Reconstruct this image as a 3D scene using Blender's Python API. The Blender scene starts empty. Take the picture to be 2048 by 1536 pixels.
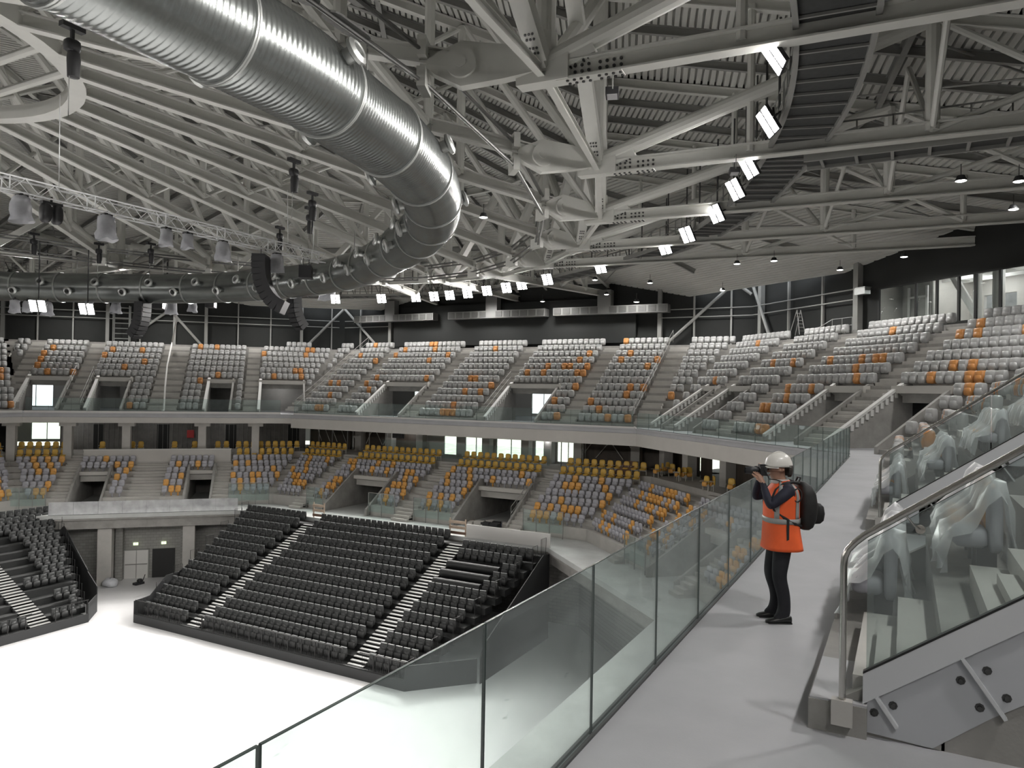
import bpy, bmesh, math, random
from math import sin, cos, pi, sqrt, radians, atan2, hypot, tan
from mathutils import Vector, Matrix
random.seed(7)
S = bpy.context.scene
COL = S.collection
# plan coordinates: u = along the near side (away from camera), v = across the arena, z up from the upper walkway
def W(p): return Vector((-p[1], p[0], p[2]))

# ---------------------------------------------------------------- camera, world, exposure, lights
FOC, ROLL, PITCH, YAW = 1473.0, math.atan(.01747), math.atan(12.3 / 1473), radians(28.05)
f0 = Vector((-sin(YAW) * cos(PITCH), cos(YAW) * cos(PITCH), sin(PITCH)))
r0 = Vector((cos(YAW), sin(YAW), 0)); u0 = r0.cross(f0)
RR = r0 * cos(ROLL) + u0 * sin(ROLL); UU = u0 * cos(ROLL) - r0 * sin(ROLL)
cd = bpy.data.cameras.new('camera'); cam = bpy.data.objects.new('camera', cd); COL.objects.link(cam)
M3 = Matrix((RR, UU, -f0)).transposed()
cam.matrix_world = Matrix.Translation((0, 0, 2.45)) @ M3.to_4x4()
cd.sensor_width = 36; cd.lens = FOC * 36 / 2048; cd.clip_start = .05; cd.clip_end = 600
S.camera = cam
S.view_settings.view_transform = 'Standard'; S.view_settings.look = 'None'
S.view_settings.exposure = 0.0; S.view_settings.gamma = 1; S.view_settings.use_curve_mapping = False
cy = S.cycles
cy.max_bounces = 7; cy.diffuse_bounces = 4; cy.glossy_bounces = 3; cy.transmission_bounces = 4; cy.transparent_max_bounces = 24
cy.caustics_reflective = False; cy.caustics_refractive = False; cy.sample_clamp_indirect = 4
wd = bpy.data.worlds.new('sky'); S.world = wd; wd.use_nodes = True
nt = wd.node_tree
for n in list(nt.nodes): nt.nodes.remove(n)
_o = nt.nodes.new('ShaderNodeOutputWorld'); _b = nt.nodes.new('ShaderNodeBackground'); _s = nt.nodes.new('ShaderNodeTexSky')
_s.sky_type = 'HOSEK_WILKIE'; _s.turbidity = 8; _s.sun_direction = (-.3, -.5, .6); _s.ground_albedo = .4
_mx = nt.nodes.new('ShaderNodeMix'); _mx.data_type = 'RGBA'; _mx.inputs[0].default_value = .6
_mx.inputs[7].default_value = (.9, .95, 1, 1)
nt.links.new(_s.outputs[0], _mx.inputs[6]); nt.links.new(_mx.outputs[2], _b.inputs[0]); _b.inputs[1].default_value = 4.0
nt.links.new(_b.outputs[0], _o.inputs[0])

FLOOD = [(3, 2.0), (9, 2.0), (14, 2.4), (18.76, 2.93), (23.34, 3.78), (27.65, 5.12), (30.53, 6.17), (34.3, 7.79), (38.24, 10.15), (41.07, 12.18),
         (46.0, 18.0), (49.6, 23.6), (51.2, 26.6), (52.4, 28.6), (53.4, 31), (54.2, 33.4), (54.8, 35.6), (55, 37.4), (55, 39.4), (54.6, 43), (53.4, 47.5), (48, 55), (41, 61), (34.5, 64),
         (20, 63), (6, 63), (-8, 62), (-20, 56), (-30, 46), (-33, 32), (-30, 18), (-20, 8), (-8, 3)]
FLOOD_POWER = 7600.0
FZ = 10.75
def add_spot(p, target, power, size, blend, radius, col=(1, .97, .93)):
    l = bpy.data.lights.new('flood_lamp', 'SPOT'); l.energy = power; l.spot_size = radians(size); l.spot_blend = blend
    l.shadow_soft_size = radius; l.color = col
    o = bpy.data.objects.new('flood_lamp', l); COL.objects.link(o)
    o.location = W(p); d = W(target) - W(p); o.rotation_euler = d.to_track_quat('-Z', 'Y').to_euler()
    return o
for i, (a, b) in enumerate(FLOOD):
    tu, tv = 9 + (a - 9) * -.05, 32 + (b - 32) * -.05
    add_spot((a, b, FZ - .35), (tu, tv, -12.5), FLOOD_POWER, 88, 1.0, .35)
DOWN = [(u, -4.5) for u in range(-12, 44, 8)] + [(46.5, 1.5), (52, 7), (57, 13), (57.5, 20), (57.5, 27), (57.5, 34), (57.5, 41), (57, 48), (52, 56), (46, 62), (40, 68)]
for (a, b) in DOWN:
    add_spot((a, b, 10.55), (a, b, 0), 1600, 165, .8, .4, (1, .98, .95))

# ---------------------------------------------------------------- materials
MATS = {}
def mat(name, col, rough=.6, metal=0., var=.0, scale=3., bump=0., bscale=None, emit=None, coat=0., obj_coords=True, stretch=None, spec=None):
    m = bpy.data.materials.new(name); m.use_nodes = True; MATS[name] = m
    t = m.node_tree; b = t.nodes['Principled BSDF']
    b.inputs['Base Color'].default_value = (*col, 1); b.inputs['Roughness'].default_value = rough; b.inputs['Metallic'].default_value = metal
    if spec is not None: b.inputs['Specular IOR Level'].default_value = spec
    if coat: b.inputs['Coat Weight'].default_value = coat
    if emit:
        b.inputs['Emission Color'].default_value = (*emit[0], 1); b.inputs['Emission Strength'].default_value = emit[1]
    if var or bump:
        tc = t.nodes.new('ShaderNodeTexCoord'); src = tc.outputs['Object']
        if stretch:
            mp = t.nodes.new('ShaderNodeMapping'); mp.inputs['Scale'].default_value = stretch
            t.links.new(src, mp.inputs[0]); src = mp.outputs[0]
        n = t.nodes.new('ShaderNodeTexNoise'); n.inputs['Scale'].default_value = scale; n.inputs['Detail'].default_value = 6; n.inputs['Roughness'].default_value = .62
        t.links.new(src, n.inputs['Vector'])
        if var:
            r = t.nodes.new('ShaderNodeValToRGB'); r.color_ramp.elements[0].position = .3; r.color_ramp.elements[1].position = .7
            r.color_ramp.elements[0].color = (*[max(0, c * (1 - var)) for c in col], 1); r.color_ramp.elements[1].color = (*[min(1, c * (1 + var)) for c in col], 1)
            t.links.new(n.outputs[0], r.inputs[0]); t.links.new(r.outputs[0], b.inputs['Base Color'])
        if bump:
            n2 = n
            if bscale:
                n2 = t.nodes.new('ShaderNodeTexNoise'); n2.inputs['Scale'].default_value = bscale; n2.inputs['Detail'].default_value = 4; t.links.new(src, n2.inputs['Vector'])
            bp = t.nodes.new('ShaderNodeBump'); bp.inputs['Strength'].default_value = bump; bp.inputs['Distance'].default_value = .02
            t.links.new(n2.outputs[0], bp.inputs['Height']); t.links.new(bp.outputs[0], b.inputs['Normal'])
    return m
def glass_mat(name, tint, film, film_col=(.75, .8, .8), rough=.02, edge=1.45):
    m = bpy.data.materials.new(name); m.use_nodes = True; MATS[name] = m
    t = m.node_tree; t.nodes.clear()
    o = t.nodes.new('ShaderNodeOutputMaterial'); tr = t.nodes.new('ShaderNodeBsdfTransparent'); tr.inputs[0].default_value = (*tint, 1)
    gl = t.nodes.new('ShaderNodeBsdfGlossy'); gl.inputs['Roughness'].default_value = rough; gl.inputs[0].default_value = (1, 1, 1, 1)
    df = t.nodes.new('ShaderNodeBsdfDiffuse'); df.inputs[0].default_value = (*film_col, 1)
    fr = t.nodes.new('ShaderNodeFresnel'); fr.inputs[0].default_value = edge
    nz = t.nodes.new('ShaderNodeTexNoise'); nz.inputs['Scale'].default_value = 1.3; nz.inputs['Detail'].default_value = 5
    tc = t.nodes.new('ShaderNodeTexCoord'); t.links.new(tc.outputs['Object'], nz.inputs['Vector'])
    mr = t.nodes.new('ShaderNodeMapRange'); mr.inputs[1].default_value = .3; mr.inputs[2].default_value = .75; mr.inputs[3].default_value = film * .7; mr.inputs[4].default_value = film * 1.4
    t.links.new(nz.outputs[0], mr.inputs[0])
    ge = t.nodes.new('ShaderNodeNewGeometry'); iv = t.nodes.new('ShaderNodeMath'); iv.operation = 'SUBTRACT'; iv.inputs[0].default_value = 1; mu = t.nodes.new('ShaderNodeMath'); mu.operation = 'MULTIPLY'
    t.links.new(ge.outputs['Backfacing'], iv.inputs[1]); t.links.new(iv.outputs[0], mu.inputs[0])
    fr.inputs[0].default_value = edge; t.links.new(fr.outputs[0], mu.inputs[1])      # one reflection per pane: the back face only transmits
    m1 = t.nodes.new('ShaderNodeMixShader'); m2 = t.nodes.new('ShaderNodeMixShader')
    t.links.new(mr.outputs[0], m1.inputs[0]); t.links.new(tr.outputs[0], m1.inputs[1]); t.links.new(df.outputs[0], m1.inputs[2])
    t.links.new(mu.outputs[0], m2.inputs[0]); t.links.new(m1.outputs[0], m2.inputs[1]); t.links.new(gl.outputs[0], m2.inputs[2])
    t.links.new(m2.outputs[0], o.inputs[0])
    return m
mat('concrete', (.29, .28, .265), .85, var=.18, scale=1.3, bump=.15, bscale=30)
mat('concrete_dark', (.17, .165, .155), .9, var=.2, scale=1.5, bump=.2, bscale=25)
mat('concrete_pale', (.45, .435, .41), .8, var=.1, scale=.9, bump=.08, bscale=30)
mat('fascia_white', (.50, .48, .45), .7, var=.05, scale=.7)
mat('walk_floor', (.40, .40, .415), .62, var=.08, scale=.8, bump=.05, bscale=60)
mat('ring_floor', (.50, .51, .50), .6, var=.12, scale=.8)
mat('block', (.27, .265, .25), .9, var=.1, scale=4)
mat('mortar', (.2, .195, .185), .95)
mat('black_wall', (.012, .013, .012), .8, var=.2, scale=.6)
mat('black_panel', (.010, .011, .0105), .75)
mat('steel_grey', (.25, .25, .238), .5, metal=.0, var=.05, scale=2)
mat('steel_white', (.64, .64, .605), .45, var=.04, scale=1.5)
mat('steel_dark', (.05, .05, .05), .5)
mat('galv', (.45, .46, .45), .38, metal=.85, var=.1, scale=3)
mat('steel_rod', (.16, .16, .155), .4, metal=.5)
mat('galv_matt', (.33, .33, .32), .5, metal=.4, var=.15, scale=6)
mat('deck', (.56, .56, .53), .55, var=.05, scale=.5)
mat('deck_shadow', (.10, .10, .095), .7)
mat('chrome', (.62, .6, .57), .22, metal=1.0)
mat('alu', (.80, .81, .82), .35, metal=.15)
mat('matte_black', (.012, .012, .012), .6)
mat('rubber', (.01, .01, .01), .5)
mat('white_paint', (.62, .61, .59), .6)
mat('wood_dark', (.055, .042, .032), .6, var=.25, scale=3, stretch=(1, 1, .2))
mat('flood_lens', (1, 1, 1), .3, emit=((1, .97, .94), 60))
mat('down_lens', (1, 1, 1), .3, emit=((1, .97, .92), 14))
mat('tube_light', (1, 1, 1), .3, emit=((1, .96, .86), 2.2))
mat('exit_green', (.2, .5, .2), .4, emit=((.75, .85, .55), 1.6))
mat('grass', (.62, .64, .46), .95, var=.3, scale=.4)
glass_mat('guard_glass', (.77, .815, .805), .115, (.72, .76, .755))
glass_mat('far_glass', (.90, .955, .945), .04)
glass_mat('pane_glass', (.93, .955, .95), .015)
glass_mat('clear_film', (.84, .84, .84), .46, (.76, .77, .785), .45, 1.13)

# ---------------------------------------------------------------- mesh builder (plan coordinates)
class MB:
    def __init__(s): s.v = []; s.f = []; s.m = []; s.uv = None
    def add(s, vs, fs, mi=0):
        k = len(s.v); s.v += [tuple(p) for p in vs]; s.f += [tuple(i + k for i in f) for f in fs]; s.m += [mi] * len(fs); return s
    def box(s, a, b, mi=0):
        x0, y0, z0 = a; x1, y1, z1 = b
        if x0 > x1: x0, x1 = x1, x0
        if y0 > y1: y0, y1 = y1, y0
        if z0 > z1: z0, z1 = z1, z0
        return s.add([(x0, y0, z0), (x1, y0, z0), (x1, y1, z0), (x0, y1, z0), (x0, y0, z1), (x1, y0, z1), (x1, y1, z1), (x0, y1, z1)],
              [(3, 2, 1, 0), (4, 5, 6, 7), (0, 1, 5, 4), (1, 2, 6, 5), (2, 3, 7, 6), (3, 0, 4, 7)], mi)
    def frame(s, o, ex, ey, ez, a, b, mi=0):   # box in a local frame
        o = Vector(o); ex = Vector(ex); ey = Vector(ey); ez = Vector(ez)
        c = [(a[0], a[1], a[2]), (b[0], a[1], a[2]), (b[0], b[1], a[2]), (a[0], b[1], a[2]), (a[0], a[1], b[2]), (b[0], a[1], b[2]), (b[0], b[1], b[2]), (a[0], b[1], b[2])]
        return s.add([o + ex * p[0] + ey * p[1] + ez * p[2] for p in c], [(3, 2, 1, 0), (4, 5, 6, 7), (0, 1, 5, 4), (1, 2, 6, 5), (2, 3, 7, 6), (3, 0, 4, 7)], mi)
    def beam(s, p, q, w, h, mi=0, up=(0, 0, 1)):   # rectangular bar centred on p-q, w sideways, h upward
        p = Vector(p); q = Vector(q); d = (q - p).normalized(); upv = Vector(up)
        if abs(d.dot(upv)) > .98: upv = Vector((1, 0, 0))
        x = d.cross(upv).normalized(); y = x.cross(d)
        vs = [c + x * (i * w / 2) + y * (j * h / 2) for c in (p, q) for i, j in ((-1, -1), (1, -1), (1, 1), (-1, 1))]
        return s.add(vs, [(0, 1, 2, 3), (7, 6, 5, 4), (1, 0, 4, 5), (2, 1, 5, 6), (3, 2, 6, 7), (0, 3, 7, 4)], mi)
    def ibeam(s, p, q, w, h, t=.03, mi=0):
        p = Vector(p); q = Vector(q); d = (q - p).normalized(); x = d.cross(Vector((0, 0, 1))).normalized(); y = x.cross(d)
        s.beam(p + y * (h / 2 - t / 2), q + y * (h / 2 - t / 2), w, t, mi); s.beam(p - y * (h / 2 - t / 2), q - y * (h / 2 - t / 2), w, t, mi)
        return s.beam(p, q, t * .8, h - 2 * t, mi)
    def tube(s, p, q, r, n=8, mi=0, r2=None, caps=True):
        p = Vector(p); q = Vector(q); d = (q - p).normalized(); up = Vector((0, 0, 1)) if abs(d.z) < .95 else Vector((1, 0, 0))
        x = d.cross(up).normalized(); y = x.cross(d); r2 = r if r2 is None else r2
        vs = [c + x * (cos(2 * pi * i / n) * rr) + y * (sin(2 * pi * i / n) * rr) for c, rr in ((p, r), (q, r2)) for i in range(n)]
        fs = [(i, (i + 1) % n, n + (i + 1) % n, n + i) for i in range(n)]
        if caps: fs += [tuple(range(n - 1, -1, -1)), tuple(range(n, 2 * n))]
        return s.add(vs, fs, mi)
    def path(s, pts, r, n=8, mi=0, closed=False):
        pts = [Vector(p) for p in pts]; N = len(pts); k = len(s.v); vs = []
        prev = None
        for i, p in enumerate(pts):
            a = pts[i - 1] if (i or closed) else p; b = pts[(i + 1) % N] if (i < N - 1 or closed) else p
            d = (b - a).normalized(); up = Vector((0, 0, 1)) if abs(d.z) < .9 else Vector((1, 0, 0))
            x = d.cross(up).normalized() if prev is None else (prev - d * prev.dot(d)).normalized(); prev = x
            y = x.cross(d); rr = r[i] if isinstance(r, (list, tuple)) else r
            vs += [p + x * (cos(2 * pi * j / n) * rr) + y * (sin(2 * pi * j / n) * rr) for j in range(n)]
        fs = []
        for i in range(N if closed else N - 1):
            a = i * n; b = ((i + 1) % N) * n
            fs += [(a + j, a + (j + 1) % n, b + (j + 1) % n, b + j) for j in range(n)]
        if not closed: fs += [tuple(range(n - 1, -1, -1)), tuple((N - 1) * n + j for j in range(n))]
        return s.add(vs, fs, mi)
    def ext(s, poly, vec, mi=0):     # extrude planar polygon
        n = len(poly); vec = Vector(vec); a = [Vector(p) for p in poly]
        return s.add(a + [p + vec for p in a], [tuple(range(n - 1, -1, -1)), tuple(range(n, 2 * n))] + [(i, (i + 1) % n, n + (i + 1) % n, n + i) for i in range(n)], mi)
    def quad(s, a, b, c, d, mi=0): return s.add([a, b, c, d], [(0, 1, 2, 3)], mi)
    def lathe(s, c, prof, n=12, axis=(0, 0, 1), mi=0):
        c = Vector(c); ax = Vector(axis).normalized(); up = Vector((1, 0, 0)) if abs(ax.x) < .9 else Vector((0, 1, 0))
        x = ax.cross(up).normalized(); y = ax.cross(x); vs = []
        for r, h in prof: vs += [c + ax * h + x * (cos(2 * pi * j / n) * r) + y * (sin(2 * pi * j / n) * r) for j in range(n)]
        fs = []
        for i in range(len(prof) - 1): fs += [(i * n + j, i * n + (j + 1) % n, (i + 1) * n + (j + 1) % n, (i + 1) * n + j) for j in range(n)]
        return s.add(vs, fs, mi)
    def mesh(s, name, origin=(0, 0, 0), smooth=False):
        me = bpy.data.meshes.new(name); o = Vector(origin)
        me.from_pydata([W(Vector(p) - o) for p in s.v], [], s.f)
        if s.m and max(s.m) > 0: me.polygons.foreach_set('material_index', s.m)
        if smooth: me.polygons.foreach_set('use_smooth', [True] * len(me.polygons))
        if s.uv:
            ul = me.uv_layers.new(name='UVMap'); fl = []
            for f in s.f:
                for i in f: fl += s.uv[i]
            ul.data.foreach_set('uv', fl)
        me.update(); return me
    def build(s, name, mats, parent=None, label=None, cat=None, group=None, kind=None, origin=(0, 0, 0), smooth=False, autosmooth=None):
        me = s.mesh(name, origin, smooth)
        for m in ([mats] if isinstance(mats, str) else mats): me.materials.append(MATS[m])
        if autosmooth is not None:
            me.polygons.foreach_set('use_smooth', [True] * len(me.polygons)); me.set_sharp_from_angle(angle=radians(autosmooth))
        return link(name, me, parent, label, cat, group, kind, origin)
ORG = {}
def link(name, me, parent=None, label=None, cat=None, group=None, kind=None, origin=(0, 0, 0), rotz=0):
    o = bpy.data.objects.new(name, me); COL.objects.link(o)
    if parent is not None:
        o.parent = parent
        po = Vector(ORG.get(parent.name, (0, 0, 0)))
        o.location = W(Vector(origin) - po)
    else: o.location = W(origin)
    ORG[o.name] = tuple(origin)
    if rotz: o.rotation_euler = (0, 0, rotz)
    tag(o, label, cat, group, kind); return o
def tag(o, label=None, cat=None, group=None, kind=None):
    if label: o['label'] = label
    if cat: o['category'] = cat
    if group: o['group'] = group
    if kind: o['kind'] = kind
def thing(name, label, cat, origin=(0, 0, 0), group=None, kind=None):
    o = bpy.data.objects.new(name, None); COL.objects.link(o); o.location = W(origin); ORG[o.name] = tuple(origin)
    o.empty_display_size = .2
    tag(o, label, cat, group, kind); return o
def dup(o, parent=None):
    c = o.copy(); COL.objects.link(c)
    if parent is not None: c.parent = parent
    for ch in o.children: dup(ch, c)
    return c
def copies(proto, n):    # prototype itself first, then copies
    return [proto if i == 0 else dup(proto) for i in range(n)]

# ---------------------------------------------------------------- plan geometry
R2 = sqrt(2)
class Side:
    def __init__(s, o, t, n, L, name): s.o = Vector((*o, 0)); s.t = Vector((*t, 0)); s.n = Vector((*n, 0)); s.L = L; s.name = name
    def P(s, a, o, z): p = s.o + s.t * a + s.n * o; return Vector((p.x, p.y, z))
q = 1 / R2
UA = Side((-16, 2), (1, 0), (0, -1), 50, 'near')
UB = Side((34, 2), (q, q), (q, -q), 14 * R2, 'right corner')
UC = Side((48, 16), (0, 1), (1, 0), 31.5, 'end')
UD = Side((48, 47.5), (-q, q), (q, q), 14.5 * R2, 'left corner')
UE = Side((33.5, 62), (-1, 0), (0, 1), 53.5, 'opposite')
T22 = tan(radians(22.5))
def ring_poly(o, lower=False):      # closed octagon at outward offset o (full building)
    if not lower: A, Cc, B, D, E_ = 2, 48, 32, 95.5, 62
    else: A, Cc, B, D, E_ = 9.2, 41, 21.8, 85.2, 55.2
    A -= o; Cc += o; B += o * R2; D += o * R2; E_ += o
    G = -30 - o if not lower else -23 - o     # far end behind the camera
    pts = [(A + B, A), (Cc, Cc - B), (Cc, D - Cc), (D - E_, E_)]
    # mirrored end
    m = (9.0)
    pts2 = [(2 * m - u, v) for u, v in reversed(pts)]
    return pts + pts2        # near/right corner ... around
def ring_strip(mb, o1, z1, o2, z2, lower=False, mi=0):
    a = ring_poly(o1, lower); b = ring_poly(o2, lower); n = len(a)
    for i in range(n):
        j = (i + 1) % n
        mb.quad((*a[i], z1), (*a[j], z1), (*b[j], z2), (*b[i], z2), mi)
# ---------------------------------------------------------------- large structure
def ST(mb, name, m, **k): return mb.build(name, m, kind='structure', **k)
ZC, ZR, ZQ = -12.55, -7.15, -3.4          # court, lower ring walkway, lower concourse
mcourt = mat('court_floor', (.74, .735, .74), .42, var=.06, scale=.25)
t = mcourt.node_tree; b_ = t.nodes['Principled BSDF']     # scuffs and marks on the court
tc = t.nodes.new('ShaderNodeTexCoord'); n1 = t.nodes.new('ShaderNodeTexNoise'); n1.inputs['Scale'].default_value = 1.1; n1.inputs['Detail'].default_value = 3
mp = t.nodes.new('ShaderNodeMapping'); mp.inputs['Scale'].default_value = (1.6, .5, 1); t.links.new(tc.outputs['Object'], mp.inputs[0]); t.links.new(mp.outputs[0], n1.inputs['Vector'])
rp = t.nodes.new('ShaderNodeValToRGB'); rp.color_ramp.elements[0].position = .70; rp.color_ramp.elements[0].color = (1, 1, 1, 1)
rp.color_ramp.elements[1].position = .80; rp.color_ramp.elements[1].color = (.5, .5, .51, 1); t.links.new(n1.outputs[0], rp.inputs[0])
old = b_.inputs['Base Color'].links[0].from_socket
mm = t.nodes.new('ShaderNodeMix'); mm.data_type = 'RGBA'; mm.blend_type = 'MULTIPLY'; mm.inputs[0].default_value = 1
t.links.new(old, mm.inputs[6]); t.links.new(rp.outputs[0], mm.inputs[7]); t.links.new(mm.outputs[2], b_.inputs['Base Color'])
m = MB(); m.box((-36, -8, ZC - .3), (54, 70, ZC)); ST(m, 'floor', 'court_floor')
# outside ground, seen through the windows
m = MB(); m.box((-260, -230, ZC - .6), (280, 300, ZC - .35)); ST(m, 'ground', 'grass')

VOM = {'near': [(17.4, 21.95), (26.5, 31.0), (36, 40.5), (5, 9.5)], 'right corner': [(-.1, 3.1), (5.1, 7.7), (14.6, 17.0), (18.6, 20.2)], 'end': [(8.2, 12.7), (20.8, 25.4)],
       'left corner': [(-1.2, 2.85), (5.1, 7.35), (13.7, 16.5), (18.5, 21.8)], 'opposite': [(5, 9), (14, 18)]}
AIS = {'near': [(22.05, 23.85), (31.1, 32.2), (40.6, 41.7), (45.3, 46.4), (14, 17.3)], 'right corner': [(3.6, 5.0), (11.2, 12.7), (17.1, 18.45)], 'end': [(-.7, .75), (5.2, 6.4), (12.75, 13.85), (19.3, 20.5), (27.8, 28.8), (32.6, 33.9)],
       'left corner': [(2.95, 4.1), (9.5, 11.75), (16.9, 18.1), (21.9, 23.0), (24.2, 25.2)], 'opposite': [(3.4, 4.6), (9.6, 10.8)]}
ROWD, ROWH, O0 = .855, .557, 1.4
def zt(i): return .2 + ROWH * i                  # tread height of upper row i
def cut(a, b, holes):
    out = []; x = a
    for h0, h1 in sorted(holes):
        if h1 <= x or h0 >= b: continue
        if h0 > x: out.append((x, h0))
        x = max(x, h1)
    if x < b: out.append((x, b))
    return out
NROW = 12
for sd in (UA, UB, UC, UD, UE):
    m = MB()
    for i in range(NROW):
        o1 = O0 + ROWD * i; o2 = o1 + ROWD + (.02 if i < NROW - 1 else 1.4)
        e = o1 * T22; holes = VOM[sd.name] if i < 5 else []
        a0 = -e - .02; a1 = sd.L + e + .02
        if sd.name == 'near': a0 = 0
        for (x0, x1) in cut(a0, a1, holes):
            zb = zt(i) - ROWH - (.25 if i else -.3)
            aa0 = x0 - (.36 if x0 == a0 and sd.name != 'near' else 0); aa1 = x1 + (.36 if x1 == a1 else 0)   # miter at the corners
            p = [sd.P(x0, o1, zb), sd.P(x1, o1, zb), sd.P(aa1, o2, zb), sd.P(aa0, o2, zb)]
            q4 = [Vector((k.x, k.y, zt(i))) for k in p]
            m.add(p + q4, [(4, 5, 6, 7), (0, 1, 5, 4), (1, 2, 6, 5), (3, 0, 4, 7), (2, 3, 7, 6), (3, 2, 1, 0)])
    # half steps on the aisles
    for (x0, x1) in AIS[sd.name]:
        for i in range(NROW):
            for h in range(1, 3):
                if i == 0: continue
                o1 = O0 + ROWD * i - .285 * h; z1 = zt(i) - ROWH * h / 3
                m.frame(sd.P(0, 0, 0), sd.t, sd.n, (0, 0, 1), (x0, o1, z1 - .19), (x1, o1 + .3, z1), 1)
    ST(m, 'terrace', ['concrete', 'concrete_pale'])
    # vomitories: side walls, lintel, tunnel floor
    for (x0, x1) in VOM[sd.name]:
        m = MB()
        prof = [(O0 - .05, 0), (O0 - .05, .16)]
        for i in range(5): prof += [(O0 + ROWD * i, zt(i) + .02), (O0 + ROWD * (i + 1), zt(i) + .02)]
        prof += [(O0 + ROWD * 5, 2.7), (10, 2.7), (10, 0)]
        prof = [(1.3, 0), (1.3, .32), (O0 + ROWD * 5, 3.08), (6.3, 3.08), (6.3, 0)] if sd.name != 'near' else [(1.4, 0), (1.4, .1), (O0 + ROWD * 5, 2.75), (9.4, 2.75), (9.4, 0)]
        for xa, xb in (((x0 - .02, x0 + .14), (x1 - .14, x1 + .02)) if sd.name != 'near' else ((x0 - .14, x0 - .01), (x1 + .01, x1 + .14))):
            m.ext([sd.P(xa, o_, z_) for o_, z_ in prof], sd.t * (xb - xa))
        m.frame(sd.P(0, 0, 0), sd.t, sd.n, (0, 0, 1), (x0 - .1, O0 + ROWD * 5 - .45, 2.62), (x1 + .1, O0 + ROWD * 5 + .12, 2.98), 1)
        m.frame(sd.P(0, 0, 0), sd.t, sd.n, (0, 0, 1), (x0, O0 + ROWD * 5 - .1, 2.5), (x1, 9.4, 2.62))
        ST(m, 'wall_vomitory', ['concrete', 'fascia_white'])
        if sd.name != 'near':      # white stair ends showing as teeth along the far cheek
            m = MB()
            for k in range(15):
                oo = 1.5 + k * .285; zz = .32 + (oo - 1.3) * .62
                m.frame(sd.P(x1 - .14, oo, zz - .34), sd.t, sd.n, (0, 0, 1), (-.05, 0, 0), (0, .17, .3))
            m.ext([sd.P(x1 - .2, 1.3, .25), sd.P(x1 - .2, 5.7, 2.98), sd.P(x1 - .2, 5.7, 3.12), sd.P(x1 - .2, 1.3, .39)], sd.t * .24)
            ST(m, 'trim_stair_ends', 'white_paint')
# upper walkway slab, kerb and fascia
m = MB(); ring_strip(m, 0, 0, 1.4, 0); ring_strip(m, 1.4, 0, 16, 0); ring_strip(m, 0, 0, 0, -.1)
ring_strip(m, 0, -.1, .06, -.12); ring_strip(m, .06, -.12, .06, -.34); ring_strip(m, .06, -.34, .0, -.36)
ring_strip(m, 16, -.4, .2, -.4)
ST(m, 'floor_walkway', 'walk_floor')
m = MB()
def side_strip(mb, sd, o1, z1, o2, z2, mi=0, x0=None, x1=None):
    a = [(0 if x0 is None else x0), (sd.L if x1 is None else x1)]
    e1 = o1 * T22 if x0 is None else 0; e2 = o2 * T22 if x0 is None else 0
    f1 = o1 * T22 if x1 is None else 0; f2 = o2 * T22 if x1 is None else 0
    mb.quad(sd.P(a[0] - e1, o1, z1), sd.P(a[1] + f1, o1, z1), sd.P(a[1] + f2, o2, z2), sd.P(a[0] - e2, o2, z2), mi)
for sd in (UA, UB, UC, UD, UE):
    zb = -.82 if sd.name in ('left corner', 'opposite') else -1.2
    side_strip(m, sd, 0, -.36, 0, zb); side_strip(m, sd, 0, zb, .5, zb)
    if sd.name in ('left corner', 'opposite'): side_strip(m, sd, .5, zb, 15, zb); 
    else: side_strip(m, sd, .5, zb, 15, zb)
for p in (UC.P(0, 0, 0), UC.P(31.5, 0, 0)): pass
ST(m, 'trim_1', 'fascia_white')
m = MB()       # raised white kerbs carrying the balustrade
m.frame(UC.P(0, 0, 0), UC.t, UC.n, (0, 0, 1), (0.1, -.03, 0), (31.2, .2, .11)); m.frame(UD.P(0, 0, 0), UD.t, UD.n, (0, 0, 1), (.9, -.03, 0), (20.4, .2, .16))
m.frame(UE.P(0, 0, 0), UE.t, UE.n, (0, 0, 1), (0, -.03, 0), (10, .2, .16))
ST(m, 'trim_2', 'white_paint')

# back wall and outer walls
for sd in (UA, UB, UC, UD, UE):
    m = MB(); e = 13 * T22
    holes = [(2.3, 12.35, 6.68, 9.28)] if sd is UB else []
    xs = sorted({-e, sd.L + e} | {x for h in holes for x in h[:2]})
    for a, b in zip(xs, xs[1:]):
        h = [h for h in holes if h[0] < (a + b) / 2 < h[1]]
        for z0, z1 in ([(6.3, 12.6)] if not h else [(6.3, h[0][2]), (h[0][3], 12.6)]):
            m.frame(sd.P(0, 0, 0), sd.t, sd.n, (0, 0, 1), (a, 13, z0), (b, 13.12, z1))
    ST(m, 'wall_back_' + sd.name.replace(' ', '_'), 'black_wall')
m = MB(); ring_strip(m, 15.6, -13, 15.6, -5.2); ring_strip(m, 13.05, 6.45, 22, 6.45); ring_strip(m, 22, 12.6, 22, 4)
ST(m, 'wall_outer', 'concrete')
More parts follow.
